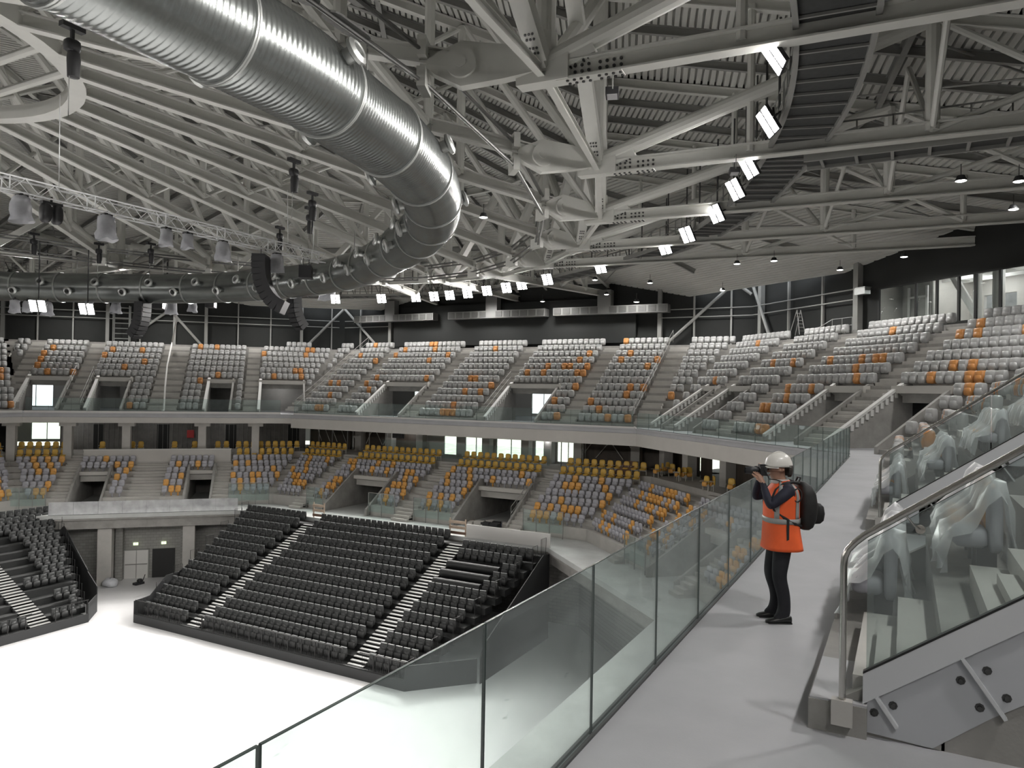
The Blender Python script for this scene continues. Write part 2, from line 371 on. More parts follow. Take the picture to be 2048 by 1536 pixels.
# outer wall bands with window openings (upper concourse z 0..3, lower concourse z -3.25..-1.2)
def wall_with_windows(sd, z0, z1, o, wins, name, mw, thick=.2):
    m = MB(); xs = sorted({-o * T22, sd.L + o * T22} | {x for w in wins for x in w[:2]})
    for a, b in zip(xs, xs[1:]):
        c = (a + b) / 2; w = [w for w in wins if w[0] < c < w[1]]
        if not w: m.frame(sd.P(0, 0, 0), sd.t, sd.n, (0, 0, 1), (a, o, z0), (b, o + thick, z1))
        else:
            if w[0][2] > z0: m.frame(sd.P(0, 0, 0), sd.t, sd.n, (0, 0, 1), (a, o, z0), (b, o + thick, w[0][2]))
            if w[0][3] < z1: m.frame(sd.P(0, 0, 0), sd.t, sd.n, (0, 0, 1), (a, o, w[0][3]), (b, o + thick, z1))
    ob = ST(m, name, mw)
    k = 0
    for w in wins:
        fr = MB(); pn = MB()
        n = max(1, round((w[1] - w[0]) / 1.3)); st = (w[1] - w[0]) / n
        for j in range(n + 1):
            x = w[0] + st * j; fr.frame(sd.P(0, 0, 0), sd.t, sd.n, (0, 0, 1), (x - .035, o + .06, w[2]), (x + .035, o + .14, w[3]))
        for z in (w[2] + .035, w[3] - .035): fr.frame(sd.P(0, 0, 0), sd.t, sd.n, (0, 0, 1), (w[0], o + .06, z - .035), (w[1], o + .14, z + .035))
        wob = fr.build('window_%d' % (wall_with_windows.n), 'alu', kind='structure'); wall_with_windows.n += 1
        for j in range(n):
            pm = MB(); x = w[0] + st * j; pm.frame(sd.P(0, 0, 0), sd.t, sd.n, (0, 0, 1), (x + .03, o + .09, w[2] + .05), (x + st - .03, o + .1, w[3] - .05))
            pm.build('pane', 'pane_glass', parent=wob)
wall_with_windows.n = 1
UW = {'near': [], 'right corner': [(.9, 5.2, .15, 2.5), (19.5, 21, .8, 2.2)], 'end': [(8.0, 10.0, .1, 2.4), (12.9, 15.4, .2, 2.4), (18.4, 19.6, .2, 2.4), (27.6, 29.1, .3, 2.4)],
      'left corner': [(22.4, 25.4, .05, 2.45), (19, 19.6, 1.2, 2)], 'opposite': []}
LW = {'near': [], 'right corner': [(6.5, 8, -3.2, -1.35), (0.4, 1.4, -3.2, -1.35)], 'end': [(8.2, 9.9, -3.2, -1.3), (10.9, 12.4, -3.1, -1.3), (13.2, 17.4, -3.2, -1.3), (18.3, 21.4, -3.0, -1.3), (22.0, 24.0, -3.0, -1.3)],
      'left corner': [(20.2, 24.2, -3.2, -1.0)], 'opposite': []}
for sd in (UA, UB, UC, UD, UE):
    wall_with_windows(sd, 0, 6.6, 15, UW[sd.name], 'wall_' + sd.name.replace(' ', '_'), 'white_paint')
    if sd.name != 'end': wall_with_windows(sd, -3.4, -.4, 15, LW[sd.name], 'wall_lower_' + sd.name.replace(' ', '_'), 'white_paint')
m = MB()      # walls of the half behind the camera
pp = ring_poly(15, False)
for i in range(8):
    a = pp[i]; b = pp[(i + 1) % 8]
    if min(a[0], b[0]) < -20: m.quad((*a, -13), (*b, -13), (*b, 12.5), (*a, 12.5))
ST(m, 'wall_far', 'concrete_dark')
m = MB()
for i in range(NROW):
    pa = ring_poly(O0 + ROWD * i); pb = ring_poly(O0 + ROWD * (i + 1))
    for k in range(8):
        a = pa[k]; b = pa[(k + 1) % 8]
        if min(a[0], b[0]) < -18 : m.quad((*a, zt(i)), (*b, zt(i)), (*pb[(k + 1) % 8], zt(i)), (*pb[k], zt(i))); m.quad((*a, zt(i) - ROWH), (*b, zt(i) - ROWH), (*b, zt(i)), (*a, zt(i)))
ST(m, 'terrace', 'concrete')

# lower ring walkway, beam, wall below
m = MB(); ring_strip(m, 0, ZR, 3.1, ZR, True); ring_strip(m, 0, ZR - .28, 0, ZR, True); ring_strip(m, .0, ZR - .28, .4, ZR - .28, True)
ST(m, 'floor_ring', 'ring_floor')
m = MB(); ring_strip(m, .06, ZR - .3, .06, ZR - .42, True); ring_strip(m, .35, ZR - .42, .35, ZR - 1.1, True); ring_strip(m, .35, ZR - 1.1, 2.2, ZR - 1.1, True); ring_strip(m, .06, ZR - .42, .35, ZR - .42, True)
ST(m, 'trim_3', 'concrete')
m = MB(); ring_strip(m, 2.6, ZC, 2.6, ZR - .3, True)
bm = MATS['block']; t = bm.node_tree; bt = t.nodes.new('ShaderNodeTexBrick'); tc = t.nodes.new('ShaderNodeTexCoord'); sp = t.nodes.new('ShaderNodeSeparateXYZ'); cb = t.nodes.new('ShaderNodeCombineXYZ'); ad = t.nodes.new('ShaderNodeMath'); ad.operation = 'ADD'
t.links.new(tc.outputs['Object'], sp.inputs[0]); t.links.new(sp.outputs[0], ad.inputs[0]); t.links.new(sp.outputs[1], ad.inputs[1]); t.links.new(ad.outputs[0], cb.inputs[0]); t.links.new(sp.outputs[2], cb.inputs[1]); t.links.new(cb.outputs[0], bt.inputs['Vector'])
bt.inputs['Scale'].default_value = 1; bt.inputs['Brick Width'].default_value = .55; bt.inputs['Row Height'].default_value = .22; bt.inputs['Mortar Size'].default_value = .012
bt.inputs['Color1'].default_value = (.30, .295, .28, 1); bt.inputs['Color2'].default_value = (.25, .245, .235, 1); bt.inputs['Mortar'].default_value = (.17, .165, .155, 1)
t.links.new(bt.outputs[0], t.nodes['Principled BSDF'].inputs['Base Color'])
ST(m, 'wall_court', 'block')
LA = Side((9, 9.2), (1, 0), (0, -1), 22, 'near'); LB = Side((31, 9.2), (q, q), (q, -q), 10 * R2, 'right corner')
LC = Side((41, 19.2), (0, 1), (1, 0), 25, 'end'); LD = Side((41, 44.2), (-q, q), (q, q), 11 * R2, 'left corner'); LE = Side((30, 55.2), (-1, 0), (0, 1), 25, 'opposite')
LVOM = {'near': [(8, 12)], 'right corner': [(3.2, 6.2)], 'end': [(4.2, 8.6), (16.2, 20.4)], 'left corner': [(3.4, 5.5), (11.2, 13.6)], 'opposite': [(4, 8)]}
LAIS = {'near': [(6, 7)], 'right corner': [(2.2, 3.1), (9.2, 10.1)], 'end': [(3.2, 4.2), (12.2, 13.6), (22.4, 23.6)], 'left corner': [(2.2, 3.4), (7.2, 9.6), (13.7, 14.8)], 'opposite': [(3, 4)]}
L0, LD_, LH = 3.1, .8, .41
def zl(i): return -6.38 + LH * i if i < 6 else (-3.96, ZQ)[i - 6]
def lo(i): return L0 + LD_ * i if i < 6 else L0 + LD_ * 6 + .1 + .9 * (i - 6)
for sd in (LA, LB, LC, LD, LE):
    m = MB()
    for i in range(8):
        o1 = lo(i); o2 = lo(i + 1) + .02 if i < 7 else (14.4 if sd.name == 'end' else 17)
        e = o1 * T22
        for (x0, x1) in cut(-e - .02, sd.L + e + .02, LVOM[sd.name] if i < 4 else []):
            zb = -7.3 if i == 0 else zl(i) - .75
            aa0 = x0 - (.35 * (1 if i < 7 else 12) if x0 < -e + .01 else 0); aa1 = x1 + (.35 * (1 if i < 7 else 12) if x1 > sd.L + e - .01 else 0)
            p = [sd.P(x0, o1, zb), sd.P(x1, o1, zb), sd.P(aa1, o2, zb), sd.P(aa0, o2, zb)]
            q4 = [Vector((k.x, k.y, zl(i))) for k in p]
            m.add(p + q4, [(4, 5, 6, 7), (0, 1, 5, 4), (1, 2, 6, 5), (3, 0, 4, 7), (2, 3, 7, 6), (3, 2, 1, 0)])
    for (x0, x1) in LAIS[sd.name]:
        for i in range(8):
            n = 2 if i < 6 else 3
            if i == 0: n = 4
            for h in range(1, n):
                rise = (zl(i) - (zl(i - 1) if i else ZR)) / n
                m.frame(sd.P(0, 0, 0), sd.t, sd.n, (0, 0, 1), (x0, lo(i) - .3 * h, zl(i) - rise * h - .3), (x1, lo(i) + .02, zl(i) - rise * h), 1)
    ST(m, 'terrace_lower', ['concrete_pale', 'concrete_pale'])
    for (x0, x1) in LVOM[sd.name]:
        m = MB(); prof = [(L0 - .5, ZR), (L0 - .5, ZR + .5), (L0 + LD_ * 4, zl(3) + .95), (L0 + 8, zl(3) + .95), (L0 + 8, ZR)]
        for xa, xb in ((x0 - .02, x0 + .14), (x1 - .14, x1 + .02)): m.ext([sd.P(xa, o_, z_) for o_, z_ in prof], sd.t * (xb - xa))
        m.frame(sd.P(0, 0, 0), sd.t, sd.n, (0, 0, 1), (x0 - .1, L0 + LD_ * 4 - .35, zl(4) - .22), (x1 + .1, L0 + LD_ * 4 + .1, zl(4) + .06), 1)
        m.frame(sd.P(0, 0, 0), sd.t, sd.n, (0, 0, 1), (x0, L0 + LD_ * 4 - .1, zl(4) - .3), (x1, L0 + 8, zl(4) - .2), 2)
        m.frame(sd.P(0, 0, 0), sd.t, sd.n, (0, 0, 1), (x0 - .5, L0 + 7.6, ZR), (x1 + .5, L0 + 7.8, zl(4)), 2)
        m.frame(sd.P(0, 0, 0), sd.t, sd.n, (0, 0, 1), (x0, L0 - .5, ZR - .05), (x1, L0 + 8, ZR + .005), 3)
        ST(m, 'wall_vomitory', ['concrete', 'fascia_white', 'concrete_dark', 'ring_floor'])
wall_with_windows(LC, ZQ - .1, -1.1, 13.6, [(3.7, 5.65, -3.35, -1.35), (6.35, 7.65, -3.35, -1.35), (8.5, 11.3, -3.35, -1.35), (12.25, 14.4, -3.35, -1.35), (15.3, 16.6, -3.35, -1.35)], 'wall_glazed_end', 'white_paint')
# lower concourse: pillars with capitals, dark panel walls
m = None
def pillar(sd, x, o, z0, z1, w=.7, cap=True):
    m = MB(); m.frame(sd.P(x, o, 0), sd.t, sd.n, (0, 0, 1), (-w / 2, -w / 2, z0), (w / 2, w / 2, z1))
    if cap: m.frame(sd.P(x, o, 0), sd.t, sd.n, (0, 0, 1), (-w, -w / 2 - .02, z1 - .32), (w, w / 2 + .02, z1 + .01))
    ST(m, 'pillar', 'concrete_pale')
for x in (19.0, 14.95, 10.6, 4.7, .35): pillar(LD, x, 8.6, ZQ - .6, -.82, .62)
for x in (25.4, 21.9, 18.5, 11.75, 8.05, 6.0, 3.4, -1.3): pillar(LC, x, 12.9, ZQ, -1.2, .7, False)
for x in (19.9, 16.6, 12.0, 7.2, 3.0): pillar(LB, x, 11.2, ZQ, -1.2, .72, x < 18)
m = MB()   # dark timber partitions behind the seats at the arena end
for x0, x1 in ((22.2, 26.5), (19.0, 21.6), (-3.0, 3.0), (26.9, 32)): m.frame(LC.P(0, 0, 0), LC.t, LC.n, (0, 0, 1), (x0, 13.3, ZQ), (x1, 13.4, -1.2))
m.frame(LB.P(0, 0, 0), LB.t, LB.n, (0, 0, 1), (15.0, 11.9, ZQ), (16.3, 12.0, -1.2)); m.frame(LB.P(0, 0, 0), LB.t, LB.n, (0, 0, 1), (17.2, 12.3, ZQ), (21, 12.4, -1.2)); m.frame(LB.P(0, 0, 0), LB.t, LB.n, (0, 0, 1), (-6, 11.6, ZQ), (11.7, 11.7, -1.2))
m.frame(LB.P(0, 0, 0), LB.t, LB.n, (0, 0, 1), (12.2, 14.6, ZQ), (13.0, 14.7, -1.2))
ST(m, 'wall_timber', 'wood_dark')
m = MB()
m.frame(LD.P(0, 0, 0), LD.t, LD.n, (0, 0, 1), (-4, 12.6, ZQ), (16.6, 12.7, -.82)); m.frame(LD.P(0, 0, 0), LD.t, LD.n, (0, 0, 1), (20.4, 12.6, ZQ), (26, 12.7, -.82), 1)
for x0, x1 in ((2.2, 3.1), (7.9, 8.9), (13.2, 14), (-3.4, -2.4)): m.frame(LD.P(0, 0, 0), LD.t, LD.n, (0, 0, 1), (x0, 12.56, ZQ), (x1, 12.61, -1.2), 1)
ST(m, 'wall_concourse', ['concrete_dark', 'black_wall'])
m = MB()
for i in range(60):
    x = -4 + .4 * i
    if x < 16.6: m.frame(LD.P(0, 0, 0), LD.t, LD.n, (0, 0, 1), (x, 12.54, ZQ), (x + .025, 12.59, -.9))
m.build('panel_joints', 'steel_grey', kind='stuff')
# low parapet in front of the left corner concourse
m = MB(); m.frame(LD.P(0, 0, 0), LD.t, LD.n, (0, 0, 1), (2.3, 7.75, -4.4), (13.6, 7.95, -3.1)); m.frame(LD.P(0, 0, 0), LD.t, LD.n, (0, 0, 1), (2.25, 7.7, -3.1), (13.65, 8.0, -3.02), 1)
ST(m, 'wall_parapet', ['fascia_white', 'white_paint'])
# vomitory back walls of the upper concourse
m = MB()
for x0, x1, mi in ((19.6, 27.6, 0), (10.2, 12.8, 0)): m.frame(UC.P(0, 0, 0), UC.t, UC.n, (0, 0, 1), (x0, 14.0, 0), (x1, 14.1, 2.7), mi)
ST(m, 'wall_cladding', ['white_paint'])
m = MB()
for x0, x1 in ((19.6, 27.6), (10.2, 12.8)):
    k = int((x1 - x0) / .45)
    for i in range(k + 1): m.frame(UC.P(0, 0, 0), UC.t, UC.n, (0, 0, 1), (x0 + i * .45, 13.95, 0), (x0 + i * .45 + .06, 13.995, 2.7))
m.build('cladding_ribs', 'concrete_pale', kind='stuff')
m = MB()
m.frame(UD.P(0, 0, 0), UD.t, UD.n, (0, 0, 1), (13.2, 10.5, 0), (15.6, 10.6, 2.6)); m.frame(UD.P(0, 0, 0), UD.t, UD.n, (0, 0, 1), (14.1, 10.45, 0), (15.1, 10.5, 2.1), 1)
m.frame(UD.P(0, 0, 0), UD.t, UD.n, (0, 0, 1), (4.8, 9.2, 0), (7.6, 9.3, 2.6)); m.frame(UD.P(0, 0, 0), UD.t, UD.n, (0, 0, 1), (-1.6, 9.5, 0), (3, 9.6, 2.6), 2); m.frame(UD.P(0, 0, 0), UD.t, UD.n, (0, 0, 1), (18.4, 11.5, 0), (20.3, 11.6, 2.6), 2)
for x0, x1 in ((5.0, 10.0), (14.2, 18.0)): m.frame(UB.P(0, 0, 0), UB.t, UB.n, (0, 0, 1), (x0, 9.6, 0), (x1, 9.7, 2.6), 1)
ST(m, 'wall_vomitory', ['concrete', 'black_wall', 'concrete_pale'])
# ---------------------------------------------------------------- roof
UC0, VC0, AX, BX, ZN = 9.0, 32.0, 40.0, 23.9, 11.0
def node(t): return Vector((UC0 + AX * cos(t), VC0 - BX * sin(t), ZN))
def back_hit(p, d, o=13):      # distance from p along d to the back wall octagon
    best = 1e9; pp = ring_poly(o)
    for i in range(8):
        a = Vector((*pp[i], 0)); b = Vector((*pp[(i + 1) % 8], 0)); e = b - a
        den = d.x * e.y - d.y * e.x
        if abs(den) < 1e-9: continue
        w = a - Vector((p.x, p.y, 0)); tt = (w.x * e.y - w.y * e.x) / den; ss = (w.x * d.y - w.y * d.x) / den
        if tt > 0 and -1e-6 <= ss <= 1 + 1e-6: best = min(best, tt)
    return best
NT = 28
TR = []
for k in range(NT):
    t_ = 2 * pi * k / NT
    N = node(t_); ca, sa = cos(t_), sin(t_)
    # outward direction: across on the long sides, along at the ends
    w = min(1, max(0, (abs(sa) - .16) / .28))
    d = Vector(((1 - w) * (1 if ca > 0 else -1) + w * .06 * (ca / max(.05, abs(ca))) , -w * (1 if sa > 0 else -1) , 0))
    if abs(sa) < .1: d = Vector((1 if ca > 0 else -1, 0, 0))
    d.normalize(); L = back_hit(N, d)
    I = Vector((UC0 + 9.2 * ca, VC0 - 7.6 * sa, 14.0))
    TR.append((t_, N, d, L, I))
ZE, ZT, ZI = 12.0, 18.0, 19.6        # deck height at wall, over the ring nodes, at the inner oval
def zo(s): return ZE + (ZT - ZE) * s                      # outer deck, 0 at the wall, 1 at the node
def zi(s): return ZT + (ZI - ZT) * sin(s * pi / 2)        # inner deck, 0 at the node, 1 at the oval
def mix(a, b, s): return a + (b - a) * s
def ordw(n): return ['first', 'second', 'third', 'fourth', 'fifth', 'sixth', 'seventh', 'eighth', 'ninth', 'tenth', 'eleventh', 'twelfth', 'thirteenth', 'fourteenth', 'fifteenth', 'sixteenth', 'seventeenth', 'eighteenth', 'nineteenth', 'twentieth'][n]
# corrugated deck
deck = thing('ceiling', None, None, kind='structure')
OUT = []
for (t_, N, d, L, I) in TR:
    L2 = back_hit(N, d, 16.5); Wp = N + d * L2; Wp.z = ZE - (L2 - L) * (ZT - ZE) / L
    OUT.append(Wp)
for k in range(NT):
    k2 = (k + 1) % NT
    t1, N1, d1, L1, I1 = TR[k]; t2, N2, d2, L2, I2 = TR[k2]
    if k2 == 0: t2 += 2 * pi
    m = MB()
    def P0(f, s):     # outer patch
        a = mix(OUT[k], Vector((N1.x, N1.y, ZT)), s); b = mix(OUT[k2], Vector((N2.x, N2.y, ZT)), s); return mix(a, b, f)
    def P1(f, s):
        a = mix(Vector((N1.x, N1.y, 0)), Vector((I1.x, I1.y, 0)), s); b = mix(Vector((N2.x, N2.y, 0)), Vector((I2.x, I2.y, 0)), s); p = mix(a, b, f); p.z = zi(s); return p
    def P2(f, s):
        p = mix(P1(f, 1), Vector((UC0, VC0, ZI + .6)), s); return p
    for fn, fs_, wid in ((P0, 3, ((OUT[k] + OUT[k2]) / 2 - (N1 + N2) / 2).length), (P1, 3, ((N1 + N2) / 2 - (I1 + I2) / 2).length), (P2, 1, 8)):
        n = max(4, round(wid / .30)); prof = []
        for i in range(n):
            prof += [((i + 0) / n, 0), ((i + .66) / n, 0), ((i + .72) / n, .2), ((i + .94) / n, .2)]
        prof.append((1, 0)); vs = []
        for s_, h in prof:
            for f in ((0, 1) if fs_ == 1 else (0, .5, 1)):
                p = fn(f, s_); vs.append((p.x, p.y, p.z + h))
        w_ = 2 if fs_ == 1 else 3; fs = []
        for j in range(len(prof) - 1):
            for i in range(w_ - 1): fs.append((j * w_ + i, j * w_ + i + 1, (j + 1) * w_ + i + 1, (j + 1) * w_ + i))
        m.add(vs, fs)
    m.build('deck_panel', 'deck', parent=deck)
    m = MB()
    for fn, K in ((P0, 1), (P1, 4), (P2, 1)):
        for j in range(K): m.quad(*[fn(f, s_) + Vector((0, 0, .4)) for f, s_ in ((0, j / K), (1, j / K), (1, (j + 1) / K), (0, (j + 1) / K))])
    m.build('roof_light_seal', 'concrete_dark', parent=deck)  # added unseen sheet, keeps sky from leaking through gaps between deck panels
# trusses
VIS = lambda k: (k <= 8 or k >= 22)
def tname(k):
    return {6: 'roof truss whose bolted hub hangs highest, beside the steel duct', 5: 'roof truss with bolted hub just below the highest hub', 4: 'roof truss third down the row of bolted hubs',
            3: 'roof truss fourth down the row of bolted hubs', 2: 'roof truss fifth down the row of bolted hubs', 1: 'roof truss right of the arena end middle, above the air grilles', 0: 'roof truss over the middle of the arena end'}.get(k)
for k in range(NT):
    t_, N, d, L, I = TR[k]; near = VIS(k)
    t2_, N2, d2, L2, I2 = TR[(k + 1) % NT]; t0_, Np, d0_, L0_, I0_ = TR[(k - 1) % NT]
    lab = tname(k) or (('light grey tubular roof truss, %s to the left of the middle of arena end' % ordw(NT - k - 1)) if k >= 14 else 'light grey tubular roof truss, %s beyond the highest bolted hub towards the camera' % ordw(k - 7))
    tr = thing('roof_truss', lab, 'truss', (N.x, N.y, N.z), 'radial steel trusses under the roof deck')
    T = Vector((N.x, N.y, ZT - .25)); Wp = N + d * L; Wt = Vector((Wp.x, Wp.y, ZE - .25)); IT = Vector((I.x, I.y, ZI - .25))
    o_ = tuple(N)
    B = lambda m, nm, mt='steel_white', **kw: m.build(nm, mt, parent=tr, origin=o_, **kw)
    m = MB(); m.ibeam(N + d * .4, Wp, .4, .52, .05); B(m, 'bottom_chord')
    m = MB(); m.ibeam(Wt, T, .28, .42, .04); B(m, 'top_chord')
    ds = [zi(j / 4) - .25 for j in range(5)]; pts = [Vector((mix(N, I, j / 4).x, mix(N, I, j / 4).y, ds[j])) for j in range(5)]
    m = MB()
    for a, b in zip(pts, pts[1:]): m.ibeam(a, b, .28, .4, .04)
    B(m, 'top_chord')
    dI = (I - N).normalized()
    m = MB(); m.ibeam(N + dI * 2.2, I, .36, .5, .05); B(m, 'bottom_chord')
    m = MB(); m.tube(N, T, .28, 12); B(m, 'post')
    Mb = mix(N, Wp, .52); Mt = mix(T, Wt, .52)
    m = MB(); m.tube(Mb, Mt, .22, 10); B(m, 'post')
    if near:
        m = MB(); m.tube(N + Vector((0, 0, .3)), Mt, .27, 12); B(m, 'diagonal')
        m = MB(); m.tube(Mb, mix(T, Wt, .8), .11, 8); B(m, 'diagonal')
        for a in (.26, .76): m = MB(); m.tube(mix(N, Wp, a), mix(T, Wt, a), .14, 8); B(m, 'post')
        m = MB(); m.tube(mix(N, Wp, .76), mix(T, Wt, .52), .12, 8); B(m, 'diagonal')
        for a in (.33, .66):
            bb = mix(N, I, a); tt = Vector((bb.x, bb.y, zi(a) - .25))
            m = MB(); m.tube(bb, tt, .19, 8); B(m, 'post')
        for a, b in ((0, .33), (.33, .66), (.66, 1)):
            bb = mix(N, I, a if a > 0 else .01); tt = mix(N, I, b); tt = Vector((tt.x, tt.y, zi(b) - .25))
            m = MB(); m.tube(bb, tt, .19, 8); B(m, 'diagonal')
            bb = mix(N, I, b); tt = mix(N, I, a); tt = Vector((tt.x, tt.y, zi(a) - .25))
            if a > 0: m = MB(); m.tube(bb, tt, .12, 8); B(m, 'diagonal')
        # bracing to the neighbouring tops
        T2 = Vector((N2.x, N2.y, ZT - .3)); T0 = Vector((Np.x, Np.y, ZT - .3))
        m = MB(); m.beam(N + (T2 - N).normalized() * .5, T2, .5, .4); B(m, 'ring_diagonal')
        m = MB(); m.tube(N + (T0 - N).normalized() * .5, T0, .27, 12); B(m, 'ring_diagonal')
        Mb2 = mix(N2, N2 + d2 * L2, .52); Mt2 = mix(Vector((N2.x, N2.y, ZT - .25)), N2 + d2 * L2 + Vector((0, 0, ZE - ZN - .25)), .52)
        m = MB(); m.tube(Mb, mix(Mt, Mt2, .5), .10, 8); B(m, 'diagonal')
        m = MB(); m.tube(Mb2, mix(Mt, Mt2, .5), .10, 8); B(m, 'diagonal')
        m = MB(); m.ibeam(N, N2, .2, .26, .03); B(m, 'ring_tie')
        m = MB(); m.ibeam(T, T2, .3, .5, .04); B(m, 'ring_beam')
        Wt2 = Vector((N2.x + d2.x * L2, N2.y + d2.y * L2, ZE - .25))
        for f in (.33, .67):      # rafters under the corrugated deck, parallel to the trusses
            m = MB(); m.ibeam(mix(Wt, Wt2, f) + Vector((0, 0, .05)), mix(T, T2, f) + Vector((0, 0, .1)), .2, .36, .03); B(m, 'rafter', 'steel_grey')
            pa = [mix(mix(N, I, s), mix(N2, I2, s), f) for s in (0, .3, .6)]
            for s_, p in zip((0, .3, .6), pa): p.z = zi(s_) - .2
            m = MB()
            for a, b in zip(pa, pa[1:]): m.ibeam(a, b, .2, .36, .03)
            B(m, 'rafter', 'steel_grey')
        a = mix(Wt, T, .5); b = mix(Wt2, T2, .5); m = MB(); m.ibeam(a, b, .22, .4, .03); B(m, 'purlin', 'steel_grey')
        a = mix(N, I, .5); b = mix(N2, I2, .5); a.z = b.z = zi(.5) - .3; m = MB(); m.ibeam(a, b, .22, .4, .03); B(m, 'purlin', 'steel_grey')
        # cross bracing in the deck plane (dark rods)
        a = mix(Wt, T, .05); b = mix(Vector((N2.x + d2.x * L2, N2.y + d2.y * L2, ZE - .25)), T2, .6)
        m = MB(); m.tube(a, b, .045, 6); B(m, 'bracing_rod', 'steel_grey')
        a = mix(Wt, T, .6); b = mix(Vector((N2.x + d2.x * L2, N2.y + d2.y * L2, ZE - .25)), T2, .05)
        m = MB(); m.tube(a, b, .045, 6); B(m, 'bracing_rod', 'steel_grey')
        # hub: plates, bolts, pin joint, tension rods
        m = MB(); up = Vector((0, 0, 1)); sdv = d.cross(up).normalized()
        m.frame(N, d, sdv, up, (-.75, -.24, -.27), (.75, .24, .42)); m.frame(N, d, sdv, up, (.4, -.19, -.29), (2.2, .19, -.25)); m.frame(N, d, sdv, up, (.4, -.2, .22), (2.2, .2, .27))
        m.tube(N + Vector((0, 0, .3)), N + Vector((0, 0, 1.1)), .34, 10)
        B(m, 'hub')
        if k in (2, 3, 4, 5, 6, 7):
            m = MB()
            for c in range(8):
                for r in (-.1, .1):
                    x = .7 + c * .19 + (.12 if c > 3 else 0)
                    m.lathe(N + d * x + sdv * r - up * .29, [(0, -.035), (.045, -.035), (.045, 0)], 6, (0, 0, 1))
                    for sg in (-1, 1): m.lathe(N + d * x + sdv * sg * .03 + up * (r * .8), [(.045, 0), (.045, .035), (0, .035)], 6, tuple(sdv * sg))
            for gdir in ((T2 - N).normalized(), (T0 - N).normalized(), (Mt - N).normalized(), (T - N).normalized()):
                sv = gdir.cross(up); sv = sv.normalized() if sv.length > .1 else sdv
                face = gdir.cross(sv).normalized()
                if W(face).dot(W(N) - Vector((0, 0, 2.45))) > 0: face = -face
                for c in range(4):
                    for r in (-1, 0, 1): m.lathe(N + gdir * (.75 + c * .14 + (.1 if c > 1 else 0)) + sv * r * .1 + face * .19, [(.035, 0), (.035, .04), (0, .04)], 6, tuple(face))
            B(m, 'bolt_heads', 'steel_dark', kind='stuff')
            m = MB()
            for gdir, hw in (((T2 - N).normalized(), .17), ((T0 - N).normalized(), .19), ((Mt - N).normalized(), .19), ((T - N).normalized(), .22)):
                sv = gdir.cross(up); sv = sv.normalized() if sv.length > .1 else sdv
                face = gdir.cross(sv).normalized()
                m.frame(N, gdir, sv, face, (.3, -hw, -.19), (1.5, hw, .19))
            B(m, 'gusset_plate')
        pin = N + dI * 2.3 + Vector((0, 0, -.1)); hz = Vector((dI.x, dI.y, 0)).normalized(); sv = hz.cross(up)
        m = MB(); outl = [(-2.2, .12), (-1.2, .5), (0, .62), (.7, .3), (.95, .12), (.95, -.12), (.7, -.3), (0, -.62), (-1.2, -.42), (-2.2, -.2)]
        m.ext([pin + hz * x + up * z_ - sv * .17 for x, z_ in outl], sv * .34); B(m, 'pin_plate')
        m = MB(); m.lathe(pin - sv * .3, [(0, 0), (.42, 0), (.42, .6), (0, .6)], 18, tuple(sv)); m.lathe(pin - sv * .34, [(0, 0), (.16, 0), (.16, .68), (0, .68)], 10, tuple(sv)); B(m, 'pin', autosmooth=40)
        pe = pin + hz * 1.05; pin2 = N2 + (I2 - N2).normalized() * 2.3 + Vector((0, 0, -.1)); hz2 = Vector(((I2 - N2).x, (I2 - N2).y, 0)).normalized(); pe2 = pin2 + hz2 * 1.05
        m = MB()
        for zc in (.42, -.42): m.frame(pe + up * zc, hz, sv, up, (-.12, -.42, -.27), (.12, .42, .27))
        m.frame(pe, hz, sv, up, (-.1, -.1, -.5), (.1, .1, .5)); B(m, 'clevis')
        m = MB()
        for zc in (.42, -.42):
            for off in (-.14, .14): m.tube(pe + hz * off * .6 + up * (zc + off * .6), pe2 + hz2 * off * .6 + up * (zc + off * .6), .055, 8)
        B(m, 'tension_rods', 'steel_rod')
        if k in (6, 7):
            for zc in (.42, -.42):
                a_ = pe + up * zc; b_ = pe2 + up * zc; dd = (b_ - a_).normalized(); nn = dd.cross(hz).normalized(); m = MB()
                if k == 6: a_, b_ = b_, a_; dd = -dd
                for f0_ in ((.22, .42), (.46, .66)):
                    q0 = mix(a_, b_, f0_[0]); Lp = (b_ - a_).length * (f0_[1] - f0_[0]); wv = Vector((-dd.y, dd.x, 0)); pl = []
                    for j in range(7): an = pi / 2 + pi * j / 6; pl.append(q0 + dd * (.22 + .22 * cos(an)) + wv * (.24 * sin(an)))
                    for j in range(7): an = -pi / 2 + pi * j / 6; pl.append(q0 + dd * (Lp - .22 + .22 * cos(an)) + wv * (.24 * sin(an)))
                    m.ext([p - up * .03 for p in pl], up * .05)
                B(m, 'lever_plate', 'galv_matt'); m = MB()
                for f0_ in (.29, .36, .53, .60): m.lathe(mix(a_, b_, f0_) - up * .035, [(.07, 0), (0, -.001)], 10)
                B(m, 'slot_holes', 'matte_black')
